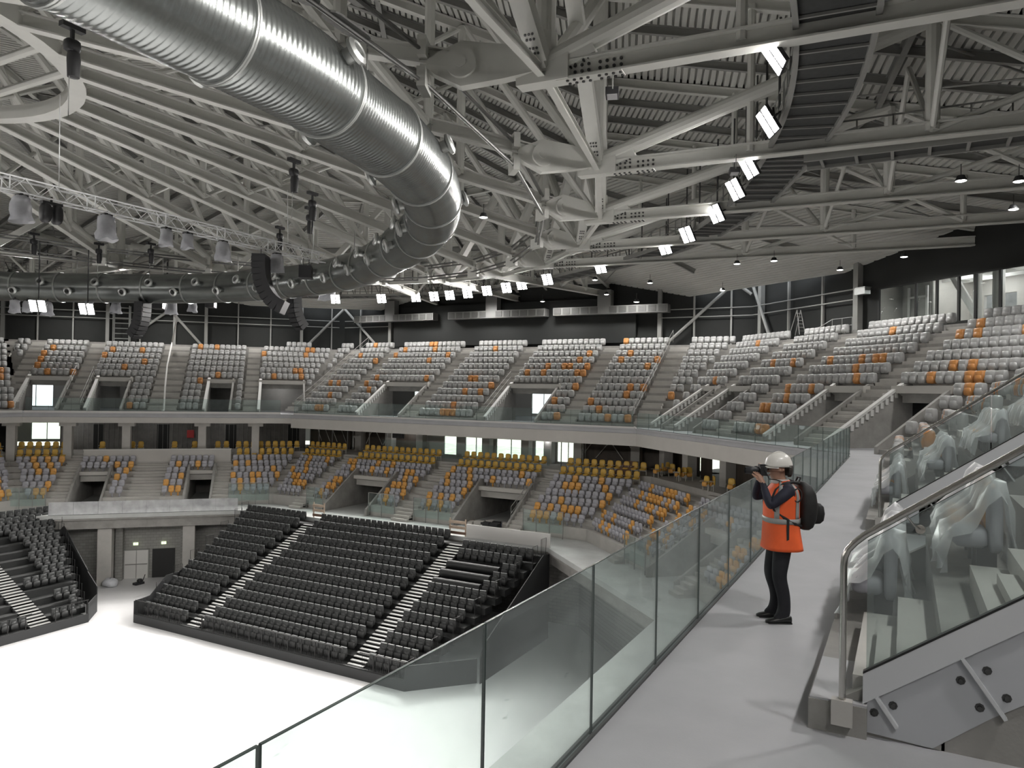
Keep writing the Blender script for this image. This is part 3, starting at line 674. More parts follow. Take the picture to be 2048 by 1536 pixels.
# central oval
m = MB(); n = 56; vs = []; 
for i in range(n):
    a = 2 * pi * i / n
    for ro, z_ in ((-.3, -.28), (.3, -.28), (.3, .28), (-.3, .28)): vs.append((UC0 + (9.2 + ro) * cos(a), VC0 - (7.6 + ro) * sin(a), 14 + z_))
fs = [(i * 4 + j, i * 4 + (j + 1) % 4, ((i + 1) % n) * 4 + (j + 1) % 4, ((i + 1) % n) * 4 + j) for i in range(n) for j in range(4)]
m.add(vs, fs)
ov = m.build('compression_ring', 'steel_white', label='wide pale oval ring where the roof trusses meet', cat='ring beam', autosmooth=40)
for i in range(10):
    m = MB(); x = -7.5 + i * 1.65
    hw = 7.3 * sqrt(max(0, 1 - (x / 9.2) ** 2))
    m.tube((UC0 + x, VC0 - hw, 14.1), (UC0 + x, VC0 + hw, 14.1), .16, 8); m.build('cross_tube', 'steel_white', parent=ov, origin=(0, 0, 0))
m = MB(); m.box((UC0 - 3, VC0 - 2.5, 15.4), (UC0 + 3, VC0 + 2.5, 16.6)); m.box((UC0 - .6, VC0 - .6, 16.6), (UC0 + .6, VC0 + .6, ZI)); m.build('hanging_unit', 'steel_dark', parent=ov)

# ---------------------------------------------------------------- ventilation duct
DZ = 9.0
dp = [(-12, 11.6), (-6, 11.2), (0, 11.1), (5, 11.15), (9.06, 11.2), (11.5, 11.3), (13.4, 11.7), (16, 12.25), (19.5, 13.6), (23, 15.8), (25.6, 18.2), (27.6, 20.6), (30, 23.8), (32.4, 27.8), (33.9, 32.5), (34.5, 37.5), (34.0, 43), (31.6, 48.8), (28.2, 55), (24, 60)]
def catmull(pts, per=6):
    out = []; n = len(pts)
    for i in range(n - 1):
        p0 = pts[max(0, i - 1)]; p1 = pts[i]; p2 = pts[i + 1]; p3 = pts[min(n - 1, i + 2)]
        for k in range(per):
            s = k / per
            out.append(tuple(.5 * ((2 * b) + (-a + c) * s + (2 * a - 5 * b + 4 * c - dd) * s * s + (-a + 3 * b - 3 * c + dd) * s ** 3) for a, b, c, dd in zip(p0, p1, p2, p3)))
    out.append(tuple(pts[-1])); return out
dl = catmull(dp, 12); dpos = [Vector((a, b, DZ)) for a, b in dl]
ds_ = [0]
for a, b in zip(dpos, dpos[1:]): ds_.append(ds_[-1] + (b - a).length)
def dat(s):
    import bisect
    i = min(max(bisect.bisect(ds_, s) - 1, 0), len(ds_) - 2); f = (s - ds_[i]) / (ds_[i + 1] - ds_[i]); p = mix(dpos[i], dpos[i + 1], f)
    a = dpos[max(0, i - 1)]; b = dpos[min(len(dpos) - 1, i + 2)]; return p, (b - a).normalized()
DR = 1.0
# galvanised spiral duct: fine ribs are real rings on the surface, in one mesh per section
mduct = mduct = mat('duct_metal', (.27, .285, .28), .27, metal=.95, var=.14, scale=1.2)
duct = thing('ventilation_duct', 'huge galvanised spiral duct curving under the roof', 'duct', (9, 11.2, DZ))
Ltot = ds_[-1]; SEC = 3.05; s0 = 0
def duct_tube(sa, sb, nring, ribs):
    m = MB(); n = 36; vs = []
    steps = max(2, int((sb - sa) / (.0325 if ribs else .35)))
    for i in range(steps + 1):
        s = sa + (sb - sa) * i / steps; p, d = dat(s); x = d.cross(Vector((0, 0, 1))).normalized(); y = x.cross(d)
        r = DR + ((.010 if i % 4 == 0 else 0) if ribs else 0)
        vs += [p + x * (cos(2 * pi * j / n) * r) + y * (sin(2 * pi * j / n) * r) for j in range(n)]
    fs = [(i * n + j, i * n + (j + 1) % n, (i + 1) * n + (j + 1) % n, (i + 1) * n + j) for i in range(steps) for j in range(n)]
    m.add(vs, fs); return m
k = 0
while s0 < Ltot - .1:
    s1 = min(Ltot, s0 + SEC); mid, _ = dat((s0 + s1) / 2)
    dist = (W(mid) - Vector((0, 0, 2.45))).length
    m = duct_tube(s0, s1, 0, dist < 34); m.build('duct_section', 'duct_metal', parent=duct, origin=(9, 11.2, DZ), smooth=True)
    p, d = dat(s1 - .02); m = MB(); m.lathe(p, [(DR, -.05), (DR + .045, -.05), (DR + .045, -.012), (DR + .02, 0), (DR + .045, .012), (DR + .045, .05), (DR, .05)], 36, tuple(d)); m.build('flange_ring', 'galv', parent=duct, origin=(9, 11.2, DZ), autosmooth=40)
    s0 = s1; k += 1
# nozzles on the court side and on the near flank
for i in range(int(Ltot / 1.9)):
    s = 1 + i * 1.9; p, d = dat(s); side = Vector((0, 0, 1)).cross(d).normalized()
    if side.dot(Vector((UC0, VC0, 0)) - Vector((p.x, p.y, 0))) < 0: side = -side
    dirs = [(side * cos(radians(-18 if i % 2 else 12)) + Vector((0, 0, sin(radians(-18 if i % 2 else 12))))).normalized()]
    if i % 3 == 0: dirs.append((-side * .92 + Vector((0, 0, .38))).normalized())
    for dv in dirs:
        c = p + dv * (DR - .05)
        m = MB(); m.lathe(c, [(.17, 0), (.17, .2), (.30, .26), (.30, .34), (.2, .40), (.16, .38), (.12, .2), (0, .2)], 14, tuple(dv)); nz = m.build('nozzle', 'galv', parent=duct, origin=(9, 11.2, DZ), autosmooth=40)
        m = MB(); m.lathe(c, [(.155, .21), (0, .215)], 12, tuple(dv)); m.build('throat', 'matte_black', parent=nz)
for i in range(int(Ltot / 6.1)):
    p, d = dat(2 + i * 6.1); m = MB(); x = d.cross(Vector((0, 0, 1))).normalized()
    m.path([p + Vector((0, 0, DR + .02)), p + Vector((0, 0, 2.2))], .025, 6); m.build('hanger', 'steel_grey', parent=duct, origin=(9, 11.2, DZ))
# ---------------------------------------------------------------- seats
mat('wrap_grey', (.37, .37, .365), .42, var=.10, scale=6); mat('wrap_orange', (.52, .23, .07), .42, var=.15, scale=6)
mat('shell_grey', (.40, .395, .43), .45, var=.08, scale=5); mat('shell_orange', (.70, .36, .09), .42, var=.1, scale=5)
mat('seat_yellow', (.64, .40, .07), .5, var=.08, scale=5); mat('seat_leg', (.55, .54, .50), .4)
mat('seat_black', (.020, .021, .021), .55, var=.2, scale=8); mat('seat_black_back', (.034, .036, .036), .5, var=.15, scale=8); mat('head_bar', (.10, .105, .105), .4)  # bar on the seat tops painted paler as their highlight
mat('stand_black', (.012, .013, .013), .6, var=.2, scale=2); mat('step_grey', (.42, .42, .41), .6); mat('skirt_void_black', (.022, .023, .024), .6)
def superell(mb, c, r, e1=.45, e2=.45, nu=12, nv=6, jit=0, mi=0):    # rounded cushion
    def sp(a, e): return (1 if a >= 0 else -1) * abs(a) ** e
    vs = []
    for i in range(nv + 1):
        ph = -pi / 2 + pi * i / nv
        for j in range(nu):
            th = 2 * pi * j / nu
            vs.append((c[0] + r[0] * sp(cos(ph), e1) * sp(cos(th), e2) + random.uniform(-jit, jit), c[1] + r[1] * sp(cos(ph), e1) * sp(sin(th), e2) + random.uniform(-jit, jit), c[2] + r[2] * sp(sin(ph), e1) + random.uniform(-jit, jit)))
    fs = [(i * nu + j, i * nu + (j + 1) % nu, (i + 1) * nu + (j + 1) % nu, (i + 1) * nu + j) for i in range(nv) for j in range(nu)]
    return mb.add(vs, fs, mi)
# local frame of every seat: first axis = backwards, second = along the row, third = up, origin on the tread
def wrapped_mesh(k):
    m = MB(); superell(m, (.02, 0, .39), (.17, .235, .29), .42, .5, 12, 6, .012); superell(m, (-.10, 0, .30), (.10, .20, .18), .5, .5, 8, 4, .01); return m
def shell_meshes():
    a = MB(); superell(a, (.06, 0, .56), (.055, .215, .25), .55, .5, 10, 6); a.box((-.03, -.05, 0), (.05, .05, .34))
    b = MB(); superell(b, (-.08, 0, .42), (.09, .20, .15), .5, .5, 10, 4); return a, b
def yellow_meshes():
    a = MB(); superell(a, (.10, 0, .62), (.06, .225, .30), .55, .45, 10, 6)
    b = MB(); superell(b, (-.14, 0, .42), (.20, .22, .06), .5, .5, 10, 4)
    c = MB()
    for y in (-.23, .23): c.box((-.02, y - .02, 0), (.04, y + .02, .42)); c.box((-.25, y - .02, .56), (.06, y + .02, .60))
    c.box((-.1, -.23, .30), (.0, .23, .36)); return a, b, c
def black_meshes():
    a = MB(); superell(a, (.05, 0, .55), (.06, .225, .27), .5, .32, 10, 6); superell(a, (.0, 0, .50), (.05, .16, .16), .5, .4, 8, 4)
    b = MB(); superell(b, (-.10, 0, .36), (.07, .215, .19), .45, .35, 10, 4)
    c = MB(); c.box((.0, -.20, .80), (.09, .20, .835)); return a, b, c
def ordn(n):
    if n < 20: return ordw(n)
    t_, u_ = divmod(n + 1, 10)
    tens = {2: 'twent', 3: 'thirt', 4: 'fort', 5: 'fift', 6: 'sixt', 7: 'sevent', 8: 'eight', 9: 'ninet'}[t_]
    return tens + 'ieth' if u_ == 0 else tens + 'y-' + ordw(u_ - 1)
def pix(p):
    d = W(p) - Vector((0, 0, 2.45)); z = d.dot(f0)
    if z < .2: return None
    return 1024 + FOC * d.dot(RR) / z, 768 - FOC * d.dot(UU) / z, z
def inview(p):
    q_ = pix(p); return q_ is not None and -40 < q_[0] < 2100 and -40 < q_[1] < 1600
def runs(sd, o, holes, o_in=0):
    e = o * T22 - .25
    return cut(-e, sd.L + e, holes)
def phi(sd): return atan2(sd.n.y, sd.n.x)
SEATS = {'wrap_grey': [], 'wrap_orange': [], 'shell_grey': [], 'shell_orange': [], 'yellow': [], 'black': []}
rs = random.Random(11)
def put(kind, sd_phi, p, lab): SEATS[kind].append((p, sd_phi, lab))
# upper tier
SN = {'near': 'right-hand stand', 'right corner': 'right corner', 'end': 'end stand', 'left corner': 'left corner', 'opposite': 'far side'}
for sd in (UA, UB, UC, UD, UE):
    top = 11 if sd in (UD, UE) else 12
    for i in range(12):
        o = O0 + ROWD * i + .42
        holes = AIS[sd.name] + [(a - .15, b + .15) for a, b in VOM[sd.name]] if i < 5 else AIS[sd.name]
        if sd is UA: holes = holes + [(-20, 41.7)]
        for bi, (x0, x1) in enumerate(runs(sd, o, holes)):
            n = int((x1 - x0 - .05) / .5)
            if n < 1: continue
            if i >= top and not (sd is UD and bi == 0): continue
            if sd is UD and i == 11: n = min(n, 5)
            for j in range(n):
                x = (x0 + x1) / 2 + (j - (n - 1) / 2) * .5; p = sd.P(x, o, zt(i))
                if not inview(p): continue
                org = rs.random() < (.085 if i > 4 else .14)
                kind = 'wrap_orange' if org else 'wrap_grey'
                put(kind, phi(sd), p, '%s seat, %s row up, %s along, %s run of upper tier, %s' % ('orange wrapped' if org else 'grey plastic-wrapped', ordn(i), ordn(j), ordn(bi), SN[sd.name]))
# lower tier
for sd in (LB, LC, LD, LE):
    for i in range(8):
        o = lo(i) + .42
        holes = LAIS[sd.name] + [(a - .1, b + .1) for a, b in LVOM[sd.name]] if i < 4 else LAIS[sd.name]
        if sd is LD and i > 5: holes = holes + [(2.3, 13.6)]
        if sd is LB and i > 5: holes = [(-9, 40)]
        for bi, (x0, x1) in enumerate(runs(sd, o, holes)):
            n = int((x1 - x0 - .05) / .5) if i < 6 else int((x1 - x0 - .2) / .62)
            for j in range(n):
                x = (x0 + x1) / 2 + (j - (n - 1) / 2) * (.5 if i < 6 else .62); p = sd.P(x, o, zl(i))
                if not inview(p): continue
                if i < 6:
                    org = rs.random() < .31; kind = 'shell_orange' if org else 'shell_grey'
                    put(kind, phi(sd), p, '%s seat, %s row up, %s along, %s run of lower bowl, %s' % ('orange' if org else 'lilac-grey', ordn(i), ordn(j), ordn(bi), SN[sd.name]))
                else: put('yellow', phi(sd), p, 'yellow padded seat, %s of two back rows, %s along, %s run, %s' % (('front', 'rear')[i - 6], ordn(j), ordn(bi), SN[sd.name]))
# yellow seats behind the parapet of the left corner
for j, x in enumerate((12.6, 10.3, 9.65, 7.0, 5.4, 3.5, 2.8)): put('yellow', phi(LD), LD.P(x, 9.4, ZQ), 'yellow padded seat behind the white parapet, %s of seven counted leftwards' % ordn(6 - j))
# black telescopic stands
def zs(i): return -12.15 + .36 * i
def us(i): return 30.0 + .76 * i
def vr(i): return 21.65 - .2 * i if i < 14 else 18.9
def vl(i): return 42.5 + .15 * i
CA = [(24.55, 25.65), (37.0, 38.1)]
STEPS = []; STEPE = []
m = MB()
for i in range(14):
    r = max(18.9, vr(i))
    m.add([(us(i), r, zs(i) - .36), (us(i), vl(i), zs(i) - .36), (us(i) + .78, vl(i), zs(i) - .36), (us(i) + .78, r, zs(i) - .36), (us(i), r, zs(i)), (us(i), vl(i), zs(i)), (us(i) + .78, vl(i), zs(i)), (us(i) + .78, r, zs(i))],
          [(4, 5, 6, 7), (0, 1, 5, 4), (1, 2, 6, 5), (3, 0, 4, 7), (2, 3, 7, 6)])
    for a, b in CA:
        for h in (0, 1, 2):
            if i == 0 and h: continue
            u_ = us(i) - .25 * h; z_ = zs(i) - .12 * h
            STEPS.append((0, (u_, a, z_), b - a))
stC = thing('telescopic_stand', 'black telescopic stand facing the court beneath the arena end', 'stand', (30, 32, ZC))
so = (30, 32, ZC)
m.box((29.9, vr(0), ZC), (30.02, vl(0), -11.98), 0)
m.build('platform', 'stand_black', parent=stC, origin=so); 
def step_obj(par, org, p, w, rot):
    if 'aisle_step' not in bpy.data.meshes:
        q_ = MB(); q_.box((0, 0, -.12), (.3, 1.1, .01), 0); q_.box((-.005, .03, -.03), (.15, 1.07, .016), 1); me = q_.mesh('aisle_step'); me.materials.append(MATS['stand_black']); me.materials.append(MATS['step_grey'])
    o = bpy.data.objects.new('aisle_step', bpy.data.meshes['aisle_step']); COL.objects.link(o); o.parent = par; o.location = W(Vector(p) - Vector(org)); o.rotation_euler = (0, 0, rot); o.scale = (w / 1.1, 1, 1)
for _, p, w in STEPS: step_obj(stC, so, p, w, 0)
m = MB(); m.ext([(29.86, vl(0), ZC), (29.86, vl(0), -12.02), (29.86, vr(0), -12.02), (29.86, vr(0), ZC)], (.06, 0, 0))
m.ext([(29.86, vr(0), ZC), (29.86, vr(0), -11.3), (32.6, 19.1, -11.3), (32.6, 19.1, ZC)], (.04, .04, 0))
m.ext([(32.6, 18.9, ZC), (32.6, 18.9, -11.2)] + [(us(i), 18.9, zs(i) + .1) for i in range(4, 14)] + [(40.7, 18.9, zs(13)), (40.7, 18.9, ZC)], (0, .05, 0))  # end panel painted black in place of the shaded open understructure
m.ext([(29.86, vl(0), ZC), (29.86, vl(0), -11.2), (31.2, vl(0) + .3, -11.2), (32.5, vl(0) + .5, -10.2), (33.5, vl(0) + .6, -10.2), (40.7, vl(13) + .1, -7.6), (40.7, vl(13) + .1, ZC)], (0, .05, 0))
m.build('skirt_panel', 'skirt_void_black', parent=stC, origin=so)
m = MB(); y = vr(0) + .05
while y < vl(0):
    if not any(a - .1 < y < b + .1 for a, b in CA): m.box((29.93, y - .02, -12.0), (29.97, y + .02, -11.15))
    y += .98
for a, b in ((vr(0), 24.55), (25.65, 37.0), (38.1, vl(0))):
    m.box((29.93, a, -11.18), (29.97, b, -11.14)); m.box((29.93, a, -12.0), (29.97, b, -11.97))
    n = int((b - a) / .13)
    for k in range(n): m.box((29.945, a + .13 * k, -12.0), (29.955, a + .13 * k + .012, -11.15))
m.build('front_railing', 'matte_black', parent=stC, origin=so)
for i in range(0, 14):
    for vv in (vl(i) - .05, max(18.95, vr(i)) + .05):
        if i % 2 == 0 or i > 11:
            m = MB(); m.path([(us(i) + .05, vv, zs(i)), (us(i) + .05, vv, zs(i) + 1.0), (us(i) + .72, vv, zs(i) + 1.0), (us(i) + .72, vv, zs(i))], .018, 5)
            for k in range(1, 5): m.tube((us(i) + .05 + .13 * k, vv, zs(i)), (us(i) + .05 + .13 * k, vv, zs(i) + 1.0), .008, 4)
            m.build('end_railing', 'matte_black', parent=stC, origin=so)
for bi, (a, b) in enumerate(((None, 24.5), (25.7, 36.95), (38.15, None))):
    for i in range(14):
        x0 = max(18.95, vr(i)) + .1 if a is None else a; x1 = vl(i) - .1 if b is None else b
        if bi == 0 and i == 13: continue
        n = int((x1 - x0) / .5)
        if bi == 0 and i in (8, 9, 10):
            mm_ = MB(); mm_.path([(us(i) + .42, x0 + 1.1, zs(i) + .34), (us(i) + .42, x1 - .05, zs(i) + .34)], .25, 12)
            mm_.build('folded_bench', 'stand_black', label='%s black folded seat row of three, rolled flat beside the stairs' % ('lowest', 'middle', 'topmost')[i - 8], cat='folded seats', group='folded seat rows on the black stand', autosmooth=40)
            n = 2
            for j in range(n): put('black', 0, Vector((us(i) + .45, x0 + .25 + .5 * j, zs(i))), 'black seat past the end of %s folded row, %s from railing' % (('lowest', 'middle', 'topmost')[i - 8], ordn(j)))
            continue
        for j in range(n):
            x = (x0 + x1) / 2 + (j - (n - 1) / 2) * .5
            put('black', 0, Vector((us(i) + .45, x, zs(i))), 'black upholstered seat, %s row up, %s leftwards, %s block of main black stand' % (ordn(i), ordn(j), ('right', 'middle', 'left')[bi]))
# stand on the far side of the court
stE = thing('telescopic_stand', 'black telescopic stand with many seats missing, along the far side of court', 'stand', (24, 45, ZC)); so = (24, 45, ZC)
m = MB()
def vE(i): return 45.05 + .76 * i
def uE(i): return 28.5 + .3 * i
for i in range(14):
    m.box((12, vE(i), zs(i) - .36), (uE(i), vE(i) + .78, zs(i)))
    for h in (0, 1, 2):
        if i == 0 and h: continue
        v_ = vE(i) - .25 * h; z_ = zs(i) - .12 * h
        STEPE.append((v_, z_))
m.build('platform', 'stand_black', parent=stE, origin=so); 
for v_, z_ in STEPE: step_obj(stE, so, (26.4, v_, z_), 1.25, pi / 2)
m = MB(); m.ext([(12, 44.95, ZC), (uE(0), 44.95, ZC), (uE(0), 44.95, -12.02), (12, 44.95, -12.02)], (0, .06, 0))
m.ext([(uE(0), 45, ZC), (uE(0), 45, -11.4), (uE(0) + 1.6, 46.6, -11.4), (uE(0) + 1.6, 46.6, ZC)], (-.04, .04, 0))
m.ext([(uE(0) + 1.6, 46.6, ZC), (uE(0) + 1.6, 46.6, -10.9), (uE(0) + 2.2, 48.6, -10.3), (uE(0) + 2.2, 48.6, ZC)], (-.05, 0, 0))
m.ext([(uE(0) + 2.2, 48.6, ZC), (uE(0) + 2.2, 48.6, -10.2), (uE(13), vE(13), -7.4), (uE(13), vE(13) + .8, -7.4), (uE(13), vE(13) + .8, ZC)], (-.05, 0, 0)); m.build('skirt_panel', 'skirt_void_black', parent=stE, origin=so)
m = MB()
for a, b in ((12, 25.1), (26.45, uE(0))):
    m.box((a, 44.98, -11.18), (b, 45.02, -11.14))
    n = int((b - a) / .98)
    for k in range(n + 1): m.box((a + .98 * k, 44.98, -12.0), (a + .98 * k + .04, 45.02, -11.15))
for i in range(0, 14, 1):
    m.path([(uE(i) - .05, vE(i) + .05, zs(i)), (uE(i) - .05, vE(i) + .05, zs(i) + .95), (uE(i) - .05, vE(i) + .72, zs(i) + .95), (uE(i) - .05, vE(i) + .72, zs(i))], .018, 5)
m.build('railing', 'matte_black', parent=stE, origin=so)
MASKR = {0: (0, 9), 1: (3, 9), 2: (2, 9), 4: (0, 9), 5: (3, 9), 6: (3, 9), 7: (3, 9), 8: (4, 9), 9: (4, 10), 10: (3, 12), 11: (1, 14), 12: (0, 16), 13: (0, 16)}
MASKL = {0: (0, 12), 8: (1, 5), 9: (0, 6), 10: (0, 8), 11: (2, 12), 12: (0, 14), 13: (0, 14)}
for i in range(14):
    a, b = MASKR.get(i, (0, 0)); n = int((uE(i) - 26.6) / .5)
    for j in range(n):
        if a <= j < b: put('black', pi / 2, Vector((26.75 + .5 * j, vE(i) + .45, zs(i))), 'black seat right of stairs, %s row up, %s along, far side stand' % (ordn(i), ordn(j)))
    a, b = MASKL.get(i, (0, 0))
    for j in range(b):
        p = Vector((24.85 - .5 * j, vE(i) + .45, zs(i)))
        if a <= j and inview(p): put('black', pi / 2, p, 'black seat left of stairs, %s row up, %s from stairs, far side stand' % (ordn(i), ordn(j)))
# build: the 300 that show largest of each kind as copies, the rest joined
def xf(mb, p, ph):
    c, s = cos(ph), sin(ph); return [(p.x + c * a - s * b, p.y + s * a + c * b, p.z + z_) for a, b, z_ in mb.v]
def nearest(kinds, n):
    d = sorted((W(e[0]) - Vector((0, 0, 2.45))).length for k in kinds for e in SEATS[k]); return d[n - 1] if len(d) >= n else 1e9
LIM = {}
for ks in (('wrap_grey', 'wrap_orange'), ('shell_grey', 'shell_orange'), ('yellow',), ('black',)):
    for k in ks: LIM[k] = nearest(ks, 300 if ks[0] != 'shell_grey' else 240)
def make_seats(kind, name, cat, group, main, mmat, kids, restname, reslabel):
    L = SEATS[kind]; L.sort(key=lambda e: (W(e[0]) - Vector((0, 0, 2.45))).length)
    meshes = []
    for v_, mb in enumerate(main): me = mb.mesh(name, smooth=True); me.materials.append(MATS[mmat]); meshes.append(me)
    kme = []
    for kn, mb, mt_, sm in kids: me = mb.mesh(kn, smooth=sm); me.materials.append(MATS[mt_]); kme.append((kn, me))
    for n_, (p, ph, lab) in enumerate([e for e in L if (W(e[0]) - Vector((0, 0, 2.45))).length <= LIM[kind]]):
        o = bpy.data.objects.new(name, meshes[n_ % len(meshes)]); o.location = W(p); o.rotation_euler = (0, 0, ph); COL.objects.link(o)
        o['label'] = lab; o['category'] = cat; o['group'] = group
        for kn, me in kme:
            c = bpy.data.objects.new(kn, me); c.parent = o; COL.objects.link(c)
    rest = [e for e in L if (W(e[0]) - Vector((0, 0, 2.45))).length > LIM[kind]]
    if rest:
        m = MB()
        for n_, (p, ph, lab) in enumerate(rest):
            b = main[n_ % len(main)]; m.add(xf(b, p, ph), b.f, 0)
            for i, (kn, kb, mt_, sm) in enumerate(kids): m.add(xf(kb, p, ph), kb.f, i + 1)
        m.build(restname, [mmat] + [k[2] for k in kids], label=reslabel, cat='seats', kind='stuff', smooth=True)
wm = [wrapped_mesh(k) for k in range(3)]
make_seats('wrap_grey', 'wrapped_chair', 'seat', 'grey wrapped seats of the upper tier', wm, 'wrap_grey', [], 'wrapped_seats', 'remaining grey plastic-wrapped seats farther along the upper tier')
make_seats('wrap_orange', 'wrapped_chair', 'seat', 'orange wrapped seats of the upper tier', wm, 'wrap_orange', [], 'wrapped_seats', 'remaining orange wrapped seats farther along the upper tier')
sa, sb_ = shell_meshes()
make_seats('shell_grey', 'stadium_seat', 'seat', 'lilac-grey seats of the lower bowl', [sa], 'shell_grey', [('seat_pan', sb_, 'shell_grey', True)], 'stadium_seats', 'remaining lilac-grey seats farther along the lower bowl')
make_seats('shell_orange', 'stadium_seat', 'seat', 'orange seats of the lower bowl', [sa], 'shell_orange', [('seat_pan', sb_, 'shell_orange', True)], 'stadium_seats', 'remaining orange seats farther along the lower bowl')
ya, yb, yc = yellow_meshes()
make_seats('yellow', 'padded_seat', 'seat', 'yellow padded seats at the back of the lower bowl', [ya], 'seat_yellow', [('seat_pan', yb, 'seat_yellow', True), ('leg_frame', yc, 'seat_leg', False)], 'padded_seats', 'remaining yellow padded seats')
ba, bb_, bc = black_meshes()
make_seats('black', 'folding_seat', 'seat', 'black seats of the telescopic stands', [ba], 'seat_black_back', [('seat_pan', bb_, 'seat_black', True), ('head_bar', bc, 'head_bar', False)], 'folding_seats', 'remaining black seats farther up the telescopic stands')
print('SEATS', {k: len(v) for k, v in SEATS.items()})
# ---------------------------------------------------------------- glass balustrades along the upper walkway
mat('glass_edge', (.055, .075, .07), .25)
def balustrade(sd, s_list, label, h, gm, group=None, z0=0.0, off=.05, edge=True):
    m = MB(); a, b = s_list[0], s_list[-1]
    th = thing('glass_balustrade', label, 'balustrade', sd.P(a, off, z0))
    org = tuple(sd.P(a, off, z0))
    for x0, x1 in zip(s_list, s_list[1:]):
        m = MB(); m.frame(sd.P(0, 0, 0), sd.t, sd.n, (0, 0, 1), (x0 + .006, off - .007, z0), (x1 - .006, off + .007, z0 + h)); p = m.build('glass_pane', gm, parent=th, origin=org)
        if edge:
            m = MB(); m.frame(sd.P(0, 0, 0), sd.t, sd.n, (0, 0, 1), (x0 + .006, off - .0075, z0 + h), (x1 - .006, off + .0075, z0 + h + .004))
            for x in (x0 + .004, x1 - .007): m.frame(sd.P(0, 0, 0), sd.t, sd.n, (0, 0, 1), (x, off - .0075, z0), (x + .003, off + .0075, z0 + h))
            m.build('polished_edge', 'glass_edge', parent=p)
    m = MB(); m.frame(sd.P(0, 0, 0), sd.t, sd.n, (0, 0, 1), (a, off - .035, z0 - .01), (b, off - .012, z0 + .02)); m.frame(sd.P(0, 0, 0), sd.t, sd.n, (0, 0, 1), (a, off + .012, z0 - .01), (b, off + .035, z0 + .02)); m.build('base_channel', 'steel_dark', parent=th, origin=org)
    return th
balustrade(UA, [16.3 + 1.55 * k for k in range(-4, 22)], 'long clear glass balustrade beside the walkway where the photographer stands', 1.21, 'guard_glass')
balustrade(UB, [.05 + 1.64 * k for k in range(13)][:13], 'glass balustrade edging the upper walkway round the right corner', 1.05, 'far_glass')
balustrade(UC, [.2 + 1.55 * k for k in range(21)], 'glass balustrade on the white kerb before the upper tier of the end stand', 1.05, 'far_glass', z0=.11)
balustrade(UD, [.9 + 1.62 * k for k in range(13)], 'glass balustrade on the white kerb before the upper tier of the left corner', 1.05, 'far_glass', z0=.16)
balustrade(LD, [1.2 + 1.6 * k for k in range(9)], 'frosted glass guard on the ring walkway above the court portal', .95, 'clear_film', z0=ZR, off=.1)
def post_guard(sd, a, b, label, off=2.75):
    th = thing('guard_rail', label, 'railing', sd.P(a, off, ZR)); org = tuple(sd.P(a, off, ZR)); n = max(1, round((b - a) / 1.0)); st = (b - a) / n
    for k in range(n + 1): m = MB(); m.frame(sd.P(a + st * k, off, 0), sd.t, sd.n, (0, 0, 1), (-.02, -.03, ZR), (.02, .03, ZR + 1.75)); m.build('post', 'steel_grey', parent=th, origin=org)
    m = MB(); m.tube(sd.P(a, off, ZR + 1.75), sd.P(b, off, ZR + 1.75), .022, 6); m.build('top_rail', 'steel_grey', parent=th, origin=org)
    for k in range(n): m = MB(); m.frame(sd.P(a + st * k, off, 0), sd.t, sd.n, (0, 0, 1), (.03, -.006, ZR + .35), (st - .03, .006, ZR + 1.7)); m.build('glass_pane', 'far_glass', parent=th, origin=org)
post_guard(LC, .2, 3.1, 'post and glass guard right of the littered doorway, front of lower bowl'); post_guard(LC, 8.8, 12.0, 'post and glass guard left of the littered doorway, front of lower bowl'); post_guard(LC, 13.7, 16.1, 'post and glass guard between central stairs and the dark lower doorway')
post_guard(LC, 20.6, 22.3, 'short post and glass guard left of the dark lower doorway'); post_guard(LD, -1, 2.1, 'post and glass guard at the lower left corner, above the stand end'); post_guard(LB, 6.6, 9.1, 'post and glass guard in the lower right corner beyond the doorway')
post_guard(LD, 14.9, 17.5, 'post and glass guard at the far left of the lower bowl')

